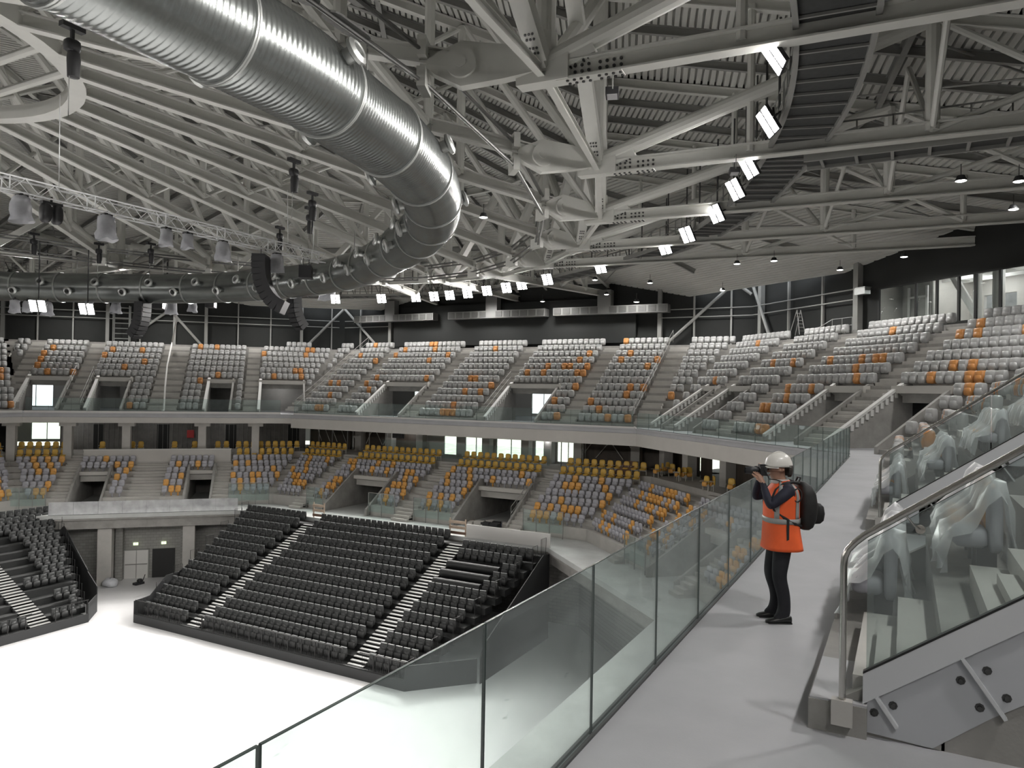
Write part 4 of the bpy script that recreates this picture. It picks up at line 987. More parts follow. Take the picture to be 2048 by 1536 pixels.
# ---------------------------------------------------------------- stair guards at the near vomitories
mat('stringer_white', (.56, .57, .585), .45); mat('stringer_web', (.44, .45, .47), .5)
def stair_guard(u_, label, group=None, side=-1):
    sd = UA; s_ = u_ + 16; SL = .715
    def Q(o, z, ds=0): return sd.P(s_ + ds, o, z)
    th = thing('stair_guard', label, 'stair guard', Q(1.7, 0)); org = tuple(Q(1.7, 0)); Bq = lambda m, n, mt, **k: m.build(n, mt, parent=th, origin=org, **k)
    o0, o1 = 1.76, 8.2; zb = lambda o: .45 + SL * (o - 1.76)
    m = MB(); m.ext([Q(o0, zb(o0) - .215, -.03), Q(o1, zb(o1) - .215, -.03), Q(o1, zb(o1), -.03), Q(o0, zb(o0), -.03)], sd.t * .05); Bq(m, 'stringer', 'stringer_white')
    m = MB(); m.ext([Q(o0, zb(o0) + .001, -.032), Q(o1, zb(o1) + .001, -.032), Q(o1, zb(o1) + .018, -.032), Q(o0, zb(o0) + .018, -.032)], sd.t * .05); Bq(m, 'rubber_seal', 'rubber')
    # lower web plate with stiffeners and bolts
    lo_ = lambda o: max(.01, zb(o) - .215 - .52)
    m = MB(); m.ext([Q(o0, .03), Q(2.2, .01), Q(2.55, lo_(2.55) + .02), Q(5.5, lo_(5.5)), Q(5.5, zb(5.5) - .2), Q(o0, zb(o0) - .2)], sd.t * .015); Bq(m, 'web_plate', 'stringer_web')
    oo = 1.84
    for k in range(6):
        m = MB(); z1 = zb(oo) - .21; ln = .5 if k else .26; dx = ln * .5; dz = -ln * .72
        m.ext([Q(oo, z1, -.05), Q(oo + .02, z1 + .012, -.05), Q(oo + dx + .02, z1 + dz + .012, -.05), Q(oo + dx, z1 + dz, -.05)], sd.t * .05); Bq(m, 'stiffener', 'stringer_white')
        for f, sg in ((.42, -.075), (.42, .075)) if k == 0 else ((.3, -.09), (.75, -.09), (.3, .10), (.75, .10)):
            m = MB(); c = Q(oo + dx * f + sg * .8, z1 + dz * f + sg * .5, 0); m.lathe(c, [(.016, -.02), (.016, -.004), (.03, -.004), (.03, 0)], 8, tuple(sd.t)); m.lathe(c, [(0, -.022), (.016, -.022), (.016, 0)], 6, tuple(sd.t)); Bq(m, 'bolt', 'steel_dark')
        oo += .52
    # glass above
    hgt = .94
    k = 0; ob = o0 + .02
    while ob < o1 - .1:
        oe = min(o1, ob + 1.55); m = MB(); m.ext([Q(ob, zb(ob) + .0, -.008), Q(oe - .02, zb(oe - .02), -.008), Q(oe - .02, zb(oe - .02) + hgt, -.008), Q(ob, zb(ob) + hgt, -.008)], sd.t * .016); Bq(m, 'glass_pane', 'guard_glass')
        m = MB(); m.ext([Q(ob, zb(ob) + hgt, -.009), Q(oe - .02, zb(oe - .02) + hgt, -.009), Q(oe - .02, zb(oe - .02) + hgt + .004, -.009), Q(ob, zb(ob) + hgt + .004, -.009)], sd.t * .018); Bq(m, 'polished_edge', 'glass_edge'); ob = oe
    # handrail on standoffs
    hz = lambda o: 1.43 + SL * (o - 1.72)
    m = MB(); m.path([Q(1.63, .24, -.10), Q(1.63, 1.22, -.10), Q(1.635, 1.29, -.10), Q(1.655, 1.345, -.10), Q(1.70, 1.40, -.10), Q(1.76, hz(1.76), -.10), Q(5, hz(5), -.10), Q(o1, hz(o1), -.10)], .024, 12); Bq(m, 'handrail', 'chrome', autosmooth=50)
    m = MB(); m.frame(Q(1.63, 0, -.13), sd.n, sd.t, (0, 0, 1), (-.07, -.015, .09), (.07, .055, .27)); Bq(m, 'post_shoe', 'concrete_pale')
    o_ = 2.02
    while o_ < o1:
        m = MB(); m.path([Q(o_, hz(o_) - .02, -.10), Q(o_ + .06, hz(o_) - .10, -.06), Q(o_ + .09, hz(o_) - .12, -.012)], .008, 8); m.lathe(Q(o_ + .09, hz(o_) - .12, -.022), [(0, 0), (.032, 0), (.032, .012), (0, .012)], 14, tuple(sd.t)); Bq(m, 'rail_bracket', 'chrome', autosmooth=40); o_ += .95
    return th
stair_guard(5.93, 'white steel stair guard with glass and handrail nearest the camera')
stair_guard(15.0, 'glass stair guard with handrail, second along the walkway past the photographer')
m = MB(); m.frame(UA.P(21.86, 0, 0), UA.t, UA.n, (0, 0, 1), (0, 1.4, 0), (.95, 1.79, .22)); m.frame(UA.P(21.86, 0, 0), UA.t, UA.n, (0, 0, 1), (.01, 1.41, .218), (.95, 1.79, .235), 1); ST(m, 'kerb_block', ['concrete', 'walk_floor'])
# pale half steps of the near stair
m = MB()
for i in range(1, 8):
    for h in (1,):
        o1 = O0 + ROWD * i - .43; m.frame(UA.P(22.0, 0, 0), UA.t, UA.n, (0, 0, 1), (.0, o1, zt(i) - ROWH - .02), (1.15, o1 + .44, zt(i) - ROWH / 2))
for i in range(1, 8):
    o1 = O0 + ROWD * i - .43; m.frame(UA.P(31.1, 0, 0), UA.t, UA.n, (0, 0, 1), (.0, o1, zt(i) - ROWH - .02), (1.1, o1 + .44, zt(i) - ROWH / 2))
ST(m, 'stair_steps', 'concrete_pale')

# ---------------------------------------------------------------- near seats under plastic sheets
sh_a = MB(); superell(sh_a, (.08, 0, .56), (.06, .22, .30), .5, .45, 14, 8); sh_b = MB(); superell(sh_b, (-.12, 0, .40), (.15, .21, .10), .5, .5, 12, 5); sh_c = MB(); sh_c.box((-.06, -.05, 0), (.10, .05, .35))
mA = sh_a.mesh('stadium_seat', smooth=True); mB_ = sh_b.mesh('seat_pan', smooth=True); mC = sh_c.mesh('pedestal')
mA2 = mA.copy(); mA.materials.append(MATS['shell_grey']); mA2.materials.append(MATS['shell_orange']); mB_.materials.append(MATS['shell_grey']); mB2 = mB_.copy(); mB2.materials[0] = MATS['shell_orange']; mC.materials.append(MATS['steel_dark'])
def sheet(sd, s0, s1, o, z, label, rr):
    prof = [(-.36, .06), (-.34, .25), (-.30, .44), (-.16, .53), (-.06, .62), (.0, .82), (.08, .90), (.16, .86), (.20, .6), (.24, .3), (.27, .08)]
    n = max(6, int((s1 - s0) / .1)); vs = []
    for i in range(n + 1):
        s = s0 + (s1 - s0) * i / n; e = min(1, min(i, n - i) / 1.5 * .9 + .4); hump = .05 * cos((s - s0 - .25) * 2 * pi / .5)
        for k, (po, pz) in enumerate(prof):
            w = .05 * rr.uniform(-1, 1); q_ = pz * (.90 + .10 * e) + (hump if pz > .5 else 0)
            vs.append(sd.P(s + .05 * rr.uniform(-1, 1), o + po * (1 + .15 * rr.uniform(-1, 1)) + w * .6, z + max(.03, q_ + w * .5)))
    w_ = len(prof); fs = [(i * w_ + k, i * w_ + k + 1, (i + 1) * w_ + k + 1, (i + 1) * w_ + k) for i in range(n) for k in range(w_ - 1)]
    m = MB(); m.add(vs, fs); ob = m.build('dust_sheet', 'clear_film', label=label, cat='plastic sheet', group='plastic sheets over the seats by the walkway', smooth=True)
    return ob
rr = random.Random(5)
k_ = 0
for bi, (x0, x1) in enumerate(((23.95, 26.4), (32.3, 35.9))):
    for i in range(9):
        o = O0 + ROWD * i + .42; n = int((x1 - x0) / .5)
        if not inview(UA.P(x0, o, zt(i) + .4)) and not inview(UA.P(x1, o, zt(i) + .4)): continue
        for j in range(n):
            s = x0 + .25 + .5 * j; org_ = rr.random() < .3
            ob = bpy.data.objects.new('stadium_seat', mA2 if org_ else mA); ob.location = W(UA.P(s, o, zt(i))); ob.rotation_euler = (0, 0, phi(UA)); COL.objects.link(ob)
            tag(ob, '%s seat under plastic, %s row up, %s from the stairs, %s block beside walkway' % ('orange' if org_ else 'grey', ordn(i), ordn(j), ('near', 'farther')[bi]), 'seat', 'sheeted seats beside the walkway')
            for nm, me in (('seat_pan', mB2 if org_ else mB_), ('pedestal', mC)): c = bpy.data.objects.new(nm, me); c.parent = ob; COL.objects.link(c)
        sheet(UA, x0 - .02, x1 + .02, o, zt(i), 'crumpled clear plastic sheet over %s row of seats, %s block beside the walkway' % (ordn(i), ('near', 'farther')[bi]), rr)

# ---------------------------------------------------------------- perimeter steel on the black back wall
colm = []
def wallcol(sd, s, z0, z1, w, label): m = MB(); m.frame(sd.P(s, 12.75, 0), sd.t, sd.n, (0, 0, 1), (-w / 2, -w / 2, z0), (w / 2, w / 2, z1)); return m.build('wall_column', 'steel_grey', label=label, cat='column', group='steel columns on the black back wall')
for k, (s, w) in enumerate(((26.11, .28), (23.22, .12), (20.23, .12), (17.25, .3), (14.38, .12), (11.25, .26), (8.33, .3), (5.29, .12), (2.12, .12), (-.96, .3), (-4.02, .12))): wallcol(UD, s, 6.3, 11.6, w, 'grey wall column above the left corner seats, %s counted from the left' % ordn(k))
for k, (s, w) in enumerate(((34.5, .14), (30.6, .34), (2.3, .34), (-.6, .14), (-3.6, .14))): wallcol(UC, s, 6.3, 11.6, w, 'grey wall column at the end stand, %s counted from the left' % ordn(k))
for k, (s, w) in enumerate(((24.0, .38), (20.69, .16), (17.07, .16), (13.79, .42))): wallcol(UB, s, 6.3, 11.6, w, 'grey wall column left of the glazed box, %s counted from the left' % ordn(k))
m = MB()
def rail(sd, a, b, z, r=.045): m.tube(sd.P(a, 12.6, z), sd.P(b, 12.6, z), r, 6)
for z in (8.75, 9.42): rail(UD, 27, -4.8, z); rail(UC, 36.5, 30.5, z); rail(UC, 2.3, -5.2, z); rail(UB, 25, 13.8, z)
m.build('wall_rails', 'steel_grey', label='paired grey horizontal rails running across the black back wall', cat='rails')
def brace(sd, a, za, b, zb, lab): m = MB(); m.tube(sd.P(a, 12.55, za), sd.P(b, 12.55, zb), .13, 8); m.build('diagonal_brace', 'steel_grey', label=lab, cat='brace')
brace(UD, 11.2, 9.3, 8.7, 6.4, 'diagonal wall brace right of the hanging white cable'); brace(UD, 12.0, 9.6, 15.0, 7.2, 'diagonal wall brace beside the scaffold tower'); brace(UD, -5.3, 10.8, -1.4, 6.6, 'left leg of the inverted V brace by the grilles'); brace(UC, 36.6, 10.8, 32.3, 6.9, 'right leg of the inverted V brace by the grilles')
brace(UC, -3.6, 11.2, 1.6, 6.6, 'left leg of the inverted V brace right of the black panel'); brace(UC, -4.2, 11.2, -5.2, 10.4, 'short stub of brace at the corner apex'); brace(UB, 24.8, 11.0, 22.5, 6.6, 'right leg of the inverted V brace right of black panel')
m = MB(); m.frame(UC.P(0, 0, 0), UC.t, UC.n, (0, 0, 1), (4.3, 12.35, 6.7), (29.9, 12.6, 9.1)); m.frame(UC.P(0, 0, 0), UC.t, UC.n, (0, 0, 1), (7.6, 12.4, 9.1), (29.9, 12.6, 10.6)); m.build('acoustic_panel', 'black_panel', label='long matt black panel behind the end stand top row', cat='panel')
mat('grille_dark', (.055, .055, .052), .6); mat('grille_body', (.13, .13, .125), .5)
for k, (a, b) in enumerate(((24.4, 34.2), (12.4, 22.7), (1.25, 11.6))):
    th = thing('grille_duct', 'long rectangular air duct with square grilles, %s above the end stand' % ('left one', 'middle one', 'right one')[k], 'duct', UC.P(a, 11.6, 9.12), 'grille ducts above the end stand'); org = tuple(UC.P(a, 11.6, 9.12))
    m = MB(); m.frame(UC.P(0, 0, 0), UC.t, UC.n, (0, 0, 1), (a, 11.3, 9.12), (b, 12.2, 9.8)); m.build('casing', 'grille_body', parent=th, origin=org)
    n = 12; st = (b - a) / n
    for j in range(n):
        if j == 6: continue
        m = MB(); m.frame(UC.P(0, 0, 0), UC.t, UC.n, (0, 0, 1), (a + st * j + .1, 11.27, 9.2), (a + st * j + st - .1, 11.31, 9.72)); m.build('grille', 'grille_dark', parent=th, origin=org)
        m = MB()
        for q_ in range(7): m.frame(UC.P(0, 0, 0), UC.t, UC.n, (0, 0, 1), (a + st * j + .12, 11.25, 9.24 + .07 * q_), (a + st * j + st - .12, 11.275, 9.255 + .07 * q_))
        m.build('grille_slats', 'grille_body', parent=th, origin=org, kind='stuff')
    m = MB(); m.frame(UC.P(0, 0, 0), UC.t, UC.n, (0, 0, 1), (a + st * 6 - .2, 11.35, 9.8), (a + st * 6 + 1.0, 12.1, 11.2)); m.build('riser', 'grille_body', parent=th, origin=org)

# ---------------------------------------------------------------- glazed control room in the right corner
m = MB()
for x0, x1, o, z0, z1, mi in ((2.0, 13, 17.5, 6.5, 9.9, 0),): 
    m.frame(UB.P(0, 0, 0), UB.t, UB.n, (0, 0, 1), (2.0, 13.12, 6.46), (13, 18, 6.5), 0)
    m.frame(UB.P(0, 0, 0), UB.t, UB.n, (0, 0, 1), (2.0, 13.12, 9.9), (13, 18, 9.95), 1)
    for a, b, zb in ((2, 4.1, None), (4.1, 6.0, 1), (6.0, 6.9, None), (6.9, 9.0, 1), (9.0, 13, None)):
        if zb is None: m.frame(UB.P(0, 0, 0), UB.t, UB.n, (0, 0, 1), (a, 17.8, 6.5), (b, 18, 9.9), 0)
        else: m.frame(UB.P(0, 0, 0), UB.t, UB.n, (0, 0, 1), (a, 17.8, 8.7), (b, 18, 9.9), 0); m.frame(UB.P(0, 0, 0), UB.t, UB.n, (0, 0, 1), (a, 17.8, 6.5), (b, 18, 6.8), 0)
    for x in (1.9, 12.6): m.frame(UB.P(0, 0, 0), UB.t, UB.n, (0, 0, 1), (x, 13.12, 6.5), (x + .1, 18, 9.9), 0)
    m.frame(UB.P(0, 0, 0), UB.t, UB.n, (0, 0, 1), (10.0, 14.8, 6.5), (10.1, 18, 9.9), 0); m.frame(UB.P(0, 0, 0), UB.t, UB.n, (0, 0, 1), (9.9, 14.8, 6.5), (12.2, 14.9, 9.9), 2)
ST(m, 'wall_control_room', ['fascia_white', 'white_paint', 'concrete'])
m = MB()
for x in (2.3, 4.0, 5.45, 6.5, 7.95, 9.42, 12.3): m.frame(UB.P(0, 0, 0), UB.t, UB.n, (0, 0, 1), (x - .07, 12.98, 6.68), (x + .07, 13.1, 9.28))
for z in (6.68, 9.24): m.frame(UB.P(0, 0, 0), UB.t, UB.n, (0, 0, 1), (2.3, 12.98, z - .03), (12.35, 13.1, z + .06))
wn = ST(m, 'window_%d' % wall_with_windows.n, 'matte_black'); wall_with_windows.n += 1
for a, b in zip((2.37, 4.07, 5.52, 6.57, 8.02, 9.49), (3.93, 5.38, 6.43, 7.88, 9.35, 12.23)):
    m = MB(); m.frame(UB.P(0, 0, 0), UB.t, UB.n, (0, 0, 1), (a, 13.03, 6.75), (b, 13.05, 9.2)); m.build('pane', 'pane_glass', parent=wn)
m = MB()
for o in (14.3, 15.6, 16.9): m.frame(UB.P(0, 0, 0), UB.t, UB.n, (0, 0, 1), (2.2, o, 9.5), (12, o + .16, 9.75))
for x in (3.2, 5.2, 7.2, 9.2): m.frame(UB.P(0, 0, 0), UB.t, UB.n, (0, 0, 1), (x, 13.3, 9.62), (x + .12, 17.7, 9.74))
m.tube(UB.P(8.3, 14.6, 9.6), UB.P(6.4, 14.6, 6.6), .22, 10); m.tube(UB.P(6.35, 14.2, 6.5), UB.P(6.35, 14.2, 9.8), .22, 10); m.tube(UB.P(4.9, 14.0, 6.5), UB.P(4.9, 14.0, 9.8), .3, 12)
m.frame(UB.P(0, 0, 0), UB.t, UB.n, (0, 0, 1), (11.5, 14.6, 6.5), (11.62, 14.7, 9.3)); m.frame(UB.P(0, 0, 0), UB.t, UB.n, (0, 0, 1), (10.1, 14.6, 6.5), (10.25, 14.7, 9.3)); m.frame(UB.P(0, 0, 0), UB.t, UB.n, (0, 0, 1), (10.1, 14.6, 8.6), (11.62, 14.7, 8.72))
m.build('room_frame', 'white_paint', label='white columns and ceiling beams inside the glazed control room', cat='framework')
for k, (x, o) in enumerate(((3.4, 14.9), (5.8, 14.9), (8.2, 14.9), (4.4, 16.3), (7.4, 16.3), (11, 14.0))):
    m = MB(); m.frame(UB.P(0, 0, 0), UB.t, UB.n, (0, 0, 1), (x - .75, o - .06, 9.80), (x + .75, o + .06, 9.86)); m.frame(UB.P(0, 0, 0), UB.t, UB.n, (0, 0, 1), (x - .72, o - .04, 9.79), (x + .72, o + .04, 9.80), 1)
    m.build('strip_light', ['white_paint', 'tube_light'], label='%s ceiling strip light inside the control room' % ordn(k), cat='light', group='strip lights in the control room')
    if k % 2 == 0:
        l = bpy.data.lights.new('room_lamp', 'POINT'); l.energy = 110; l.shadow_soft_size = .4; o_ = bpy.data.objects.new('room_lamp', l); COL.objects.link(o_); o_.location = W(UB.P(x, o, 9.5))
# lamps of the concourses
for sd, x, o, z, e in ((LC, 20, 12.4, -1.6, 25), (LC, 6, 12.4, -1.6, 14), (LD, 15, 11, -1.2, 22), (LD, 9, 11, -1.2, 12), (LD, 3, 11, -1.2, 12), (UC, 23, 11.5, 2.3, 60), (UC, 11, 11.5, 2.3, 60), (UD, 20.5, 10, 2.2, 60), (UD, 1, 8, 2.2, 30), (UD, 15, 8.5, 2.2, 10), (UB, 3, 8.5, 2.2, 50), (LB, 6, 12.5, -1.6, 30), (LC, 6, 9, -4.2, 20)):
    l = bpy.data.lights.new('concourse_lamp', 'POINT'); l.energy = e; l.shadow_soft_size = .3; o_ = bpy.data.objects.new('concourse_lamp', l); COL.objects.link(o_); o_.location = W(sd.P(x, o, z))
# ---------------------------------------------------------------- catwalk and floodlights
mat('grating', (.045, .047, .047), .7, var=.15, scale=6); mat('lamp_black', (.02, .02, .022), .5)
cwp = catmull([(-8, 2.6), (3, 2.3), (9, 2.0), (14, 2.1), (18.8, 2.4), (23.3, 3.2), (27.6, 4.5), (30.5, 5.6), (34.3, 7.2), (38.2, 9.5), (41.2, 11.6), (45, 15.5), (49.3, 21.5), (52.5, 27), (54.6, 33), (55.4, 38), (54.8, 43), (53, 49), (48.5, 55.5), (41, 61), (34, 63.5), (20, 63.5)], 5)
ZCW = 11.15
cw = thing('catwalk', 'grated service catwalk hung under the roof with the floodlights on its edge', 'catwalk', (27, 4, ZCW)); cwo = (27, 4, ZCW)
gm_ = MB(); em = MB(); rm = MB(); xm = MB()
cv = [Vector((a, b, ZCW)) for a, b in cwp]; dirs = []
for i, p in enumerate(cv):
    d = (cv[min(i + 1, len(cv) - 1)] - cv[max(0, i - 1)]).normalized(); s_ = Vector((d.y, -d.x, 0)); s_ = s_ if s_.dot(p - Vector((UC0, VC0, ZCW))) > 0 else -s_
    dirs.append(s_)
Wd = 1.75
for i in range(len(cv) - 1):
    a, b, sa_, sb2 = cv[i], cv[i + 1], dirs[i], dirs[i + 1]
    gm_.quad(a, b, b + sb2 * Wd, a + sa_ * Wd); gm_.quad(a + Vector((0, 0, .04)), a + sa_ * Wd + Vector((0, 0, .04)), b + sb2 * Wd + Vector((0, 0, .04)), b + Vector((0, 0, .04)))
    for o_ in (0, Wd): em.beam(a + sa_ * o_ + Vector((0, 0, -.02)), b + sb2 * o_ + Vector((0, 0, -.02)), .14, .2)
    n = max(1, round((b - a).length / 1.1))
    for k in range(n):
        p = mix(a, b, k / n); s2_ = mix(sa_, sb2, k / n); em.beam(p + Vector((0, 0, -.05)), p + s2_ * Wd + Vector((0, 0, -.05)), .06, .07)
        for o_ in (0, Wd): rm.beam(p + s2_ * o_, p + s2_ * o_ + Vector((0, 0, 1.1)), .05, .05)
        d_ = (b - a).normalized()
        xm.beam(p + s2_ * (Wd + .05), p + s2_ * (Wd + .05) + d_ * .5 + Vector((0, 0, 1.1)), .03, .05)
    for o_ in (0, Wd):
        for h in (.55, 1.1): rm.beam(a + sa_ * o_ + Vector((0, 0, h)), b + sb2 * o_ + Vector((0, 0, h)), .045, .045)
gm_.build('walkway_grating', 'grating', parent=cw, origin=cwo); em.build('edge_beam', 'steel_grey', parent=cw, origin=cwo); rm.build('railing', 'steel_grey', parent=cw, origin=cwo); xm.build('railing_brace', 'steel_dark', parent=cw, origin=cwo, kind='stuff')
m = MB()
for i in range(0, len(cv), 3):
    for o_ in (0, Wd): m.tube(cv[i] + dirs[i] * o_, cv[i] + dirs[i] * o_ + Vector((0, 0, 3.6)), .04, 6)
m.build('hanger', 'steel_dark', parent=cw, origin=cwo)
# side branch towards the wall
br = thing('catwalk', 'dark branch catwalk running outwards to the back wall beneath the roof', 'catwalk', (28, 0, 10.7)); bo = (28, 0, 10.7); m = MB(); e2 = MB()
m.box((27.4, -10.8, 10.72), (28.5, 3.2, 10.78)); e2.box((27.36, -10.8, 10.6), (27.46, 3.2, 10.86)); e2.box((28.44, -10.8, 10.6), (28.54, 3.2, 10.86))
for k in range(13): e2.box((27.4, -10.6 + k * 1.1, 10.62), (28.5, -10.5 + k * 1.1, 10.7)); e2.box((27.38, -10.6 + k * 1.1, 10.8), (27.43, -10.55 + k * 1.1, 11.85))
e2.box((27.38, -10.8, 11.8), (27.43, 3.2, 11.85)); e2.box((27.38, -10.8, 11.3), (27.42, 3.2, 11.34))
m.build('walkway_grating', 'grating', parent=br, origin=bo); e2.build('railing', 'steel_grey', parent=br, origin=bo)
# floodlights: twin LED panels on a yoke
def flood(p, aim, label, big=True):
    p = Vector(p); d = (Vector(aim) - p).normalized(); x = d.cross(Vector((0, 0, 1))).normalized(); y = x.cross(d)
    th = thing('floodlight', label, 'floodlight', p, 'twin floodlights along the catwalk'); o_ = tuple(p)
    for sg in (-1, 1):
        m = MB(); m.frame(p + x * sg * .24, x, y, d, (-.2, -.42, -.10), (.2, .42, 0)); hs = m.build('housing', 'lamp_black', parent=th, origin=o_)
        m = MB(); m.frame(p + x * sg * .24, x, y, d, (-.18, -.40, 0), (.18, .40, .012)); m.build('lens', 'flood_lens', parent=hs, origin=o_)
    m = MB(); m.path([p - x * .48, p - x * .48 - d * .25, p + x * .48 - d * .25, p + x * .48], .02, 6); m.tube(p - d * .25, Vector((p.x, p.y, ZCW - .05)) - d * .2, .035, 8); m.build('yoke', 'lamp_black', parent=th, origin=o_)
k = 0
for (a, b) in FLOOD:
    q_ = pix((a, b, FZ))
    if q_ is None or not (-50 < q_[0] < 2100 and -50 < q_[1] < 1500): continue
    flood((a, b, FZ), (9 + (a - 9) * -.05, 32 + (b - 32) * -.05, -10), 'glowing twin LED floodlight under the catwalk, %s counted from the camera' % ordn(k)); k += 1
# two lamps glowing over the left corner
for j, (x, y, v_) in enumerate(((75, 612, 47.5), (173, 618, 47.5))):
    d = f0 + RR * ((x - 1024) / FOC) + UU * ((768 - y) / FOC); t_ = v_ / -d.x; p = Vector((d.y * t_, v_, 2.45 + d.z * t_))
    flood(p, (9, 30, -12), 'bright floodlight hanging over the left corner, %s of the pair' % ('left one', 'right one')[j])
# small unlit floodlights on hubs
mat('lens_off', (.5, .5, .52), .2)
for j, (a, b) in enumerate(((18.3, 6.9), (26.6, 5.4))):
    p = Vector((a, b, 10.35)); th = thing('floodlight', ('unlit square floodlight under the nearest bolted hub', 'unlit floodlight hanging left of the brightest lamps')[j], 'floodlight', p); o_ = tuple(p)
    m = MB(); m.frame(p, (.9, .3, 0), (-.3, .9, 0), (0, 0, 1), (-.24, -.18, -.1), (.24, .18, .08)); m.build('housing', 'lamp_black', parent=th, origin=o_)
    m = MB(); m.frame(p, (.9, .3, 0), (-.3, .9, 0), (0, 0, 1), (-.2, -.14, -.115), (.2, .14, -.1)); m.build('lens', 'lens_off', parent=th, origin=o_)
    m = MB(); m.path([p + Vector((.25, .1, 0)), p + Vector((.25, .1, .5)), p + Vector((-.25, -.1, .5)), p + Vector((-.25, -.1, 0))], .015, 6); m.build('yoke', 'steel_grey', parent=th, origin=o_)
# downlights
def downl(p, label):
    p = Vector(p); th = thing('downlight', label, 'downlight', p, 'small downlights below the roof trusses'); o_ = tuple(p)
    m = MB(); m.lathe(p, [(.0, .2), (.12, .2), (.2, .02), (.2, 0)], 14); m.build('shade', 'lamp_black', parent=th, origin=o_, autosmooth=40)
    m = MB(); m.lathe(p, [(.185, 0.0), (.1, -.03), (0, -.04)], 14); m.build('lens', 'down_lens', parent=th, origin=o_, smooth=True)
    m = MB(); m.tube(p + Vector((0, 0, .2)), p + Vector((0, 0, .62)), .015, 5); m.build('stem', 'steel_dark', parent=th, origin=o_)
k = 0
for (x, y) in ((1922, 362), (2038, 363), (2027, 419), (1808, 514), (1680, 540), (1548, 522), (1474, 528), (1445, 581), (1190, 560), (1300, 566), (1085, 603), (1213, 589), (967, 435), (1273, 604)):
    d = f0 + RR * ((x - 1024) / FOC) + UU * ((768 - y) / FOC); t_ = (10.35 - 2.45) / d.z; p = (d.y * t_, -d.x * t_, 10.35)
    if max(p[0], 0) > 60 or p[0] - p[1] > 48:
        t_ *= .8; p = (d.y * t_, -d.x * t_, 2.45 + d.z * t_)
    downl(p, 'small round downlight below the trusses at right, %s from the top' % ordn(k)); k += 1

# ---------------------------------------------------------------- lighting trusses and what hangs on them
def box_truss(p, q_, label, sz=.5):
    p = Vector(p); q_ = Vector(q_); d = (q_ - p); L = d.length; d.normalize(); x = d.cross(Vector((0, 0, 1))).normalized(); z = Vector((0, 0, 1))
    th = thing('lighting_truss', label, 'truss', p); o_ = tuple(p); m = MB(); h = sz / 2
    for i, j in ((-1, -1), (1, -1), (1, 1), (-1, 1)): m.tube(p + x * i * h + z * j * h, q_ + x * i * h + z * j * h, .028, 8)
    m.build('chord', 'alu', parent=th, origin=o_); m = MB(); n = int(L / .5); st = L / n
    for k in range(n):
        for s_, (a, b) in enumerate((((-1, -1), (-1, 1)), ((1, -1), (1, 1)), ((-1, -1), (1, -1)), ((-1, 1), (1, 1)))):
            A_ = p + d * (k * st) + x * a[0] * h + z * a[1] * h; B2 = p + d * ((k + 1) * st) + x * b[0] * h + z * b[1] * h
            if k % 2: A_ = p + d * (k * st) + x * b[0] * h + z * b[1] * h; B2 = p + d * ((k + 1) * st) + x * a[0] * h + z * a[1] * h
            m.tube(A_, B2, .014, 5, caps=False)
    m.build('lacing', 'alu', parent=th, origin=o_, kind='stuff'); m = MB()
    for k in range(0, n + 1, 6):
        c = p + d * min(L, k * st)
        for a, b in (((-1, -1), (-1, 1)), ((-1, 1), (1, 1)), ((1, 1), (1, -1)), ((1, -1), (-1, -1))): m.tube(c + x * a[0] * h + z * a[1] * h, c + x * b[0] * h + z * b[1] * h, .024, 6)
    m.build('end_frame', 'alu', parent=th, origin=o_); return th
box_truss((2, 27.4, 9.28), (29.7, 27.4, 9.28), 'long silver lighting truss slanting across the upper left of the hall')
box_truss((36.4, 33.6, 9.25), (36.4, 56, 9.25), 'silver lighting truss farther away, across the end of the court')
mat('bag_plastic', (.62, .63, .66), .3, var=.1, scale=8); glass_mat('bag_film', (.78, .78, .8), .45, (.75, .76, .80), .2)
def hung_light(p, label, s=1.0, seed=0):
    p = Vector(p); r = random.Random(seed); th = thing('moving_light', label, 'stage light', p, 'bagged stage lights on the trusses'); o_ = tuple(p)
    m = MB(); m.frame(p, (1, 0, 0), (0, 1, 0), (0, 0, 1), (-.16, -.14, -.12), (.16, .14, 0)); m.tube(p, p + Vector((0, 0, .12)), .05, 6); m.build('clamp', 'lamp_black', parent=th, origin=o_)
    m = MB(); superell(m, (p.x, p.y, p.z - .42 * s), (.15 * s, .15 * s, .24 * s), .7, .7, 10, 6); m.build('lamp_head', 'lamp_black', parent=th, origin=o_, smooth=True)
    m = MB(); n = 12; prof = [(.14, -.03), (.25, -.1), (.28, -.3), (.30, -.5), (.31, -.68), (.36, -.86)]; vs = []
    for rr_, h in prof: vs += [(p.x + cos(2 * pi * j / n) * rr_ * s * r.uniform(.85, 1.2), p.y + sin(2 * pi * j / n) * rr_ * s * r.uniform(.85, 1.2), p.z + h * s + r.uniform(-.09, .06) * (abs(h))) for j in range(n)]
    m.add(vs, [(i * n + j, i * n + (j + 1) % n, (i + 1) * n + (j + 1) % n, (i + 1) * n + j) for i in range(len(prof) - 1) for j in range(n)]); m.build('plastic_bag', 'bag_film', parent=th, origin=o_, smooth=True)
def ray_at(x, y, v_=None, u_=None):
    d = f0 + RR * ((x - 1024) / FOC) + UU * ((768 - y) / FOC); t_ = (v_ / -d.x) if v_ is not None else u_ / d.y; return Vector((d.y * t_, -d.x * t_, 2.45 + d.z * t_))
for k, (x, s) in enumerate(((42, 1.1), (213, 1.15), (333, .85), (376, .8), (447, 1.05), (555, 1.1))):
    u_ = ray_at(x, 450, v_=27.4).x; hung_light((u_, 27.4, 9.0), 'stage light in a clear plastic bag under the long truss, %s from the left' % ordn(k), s, k)
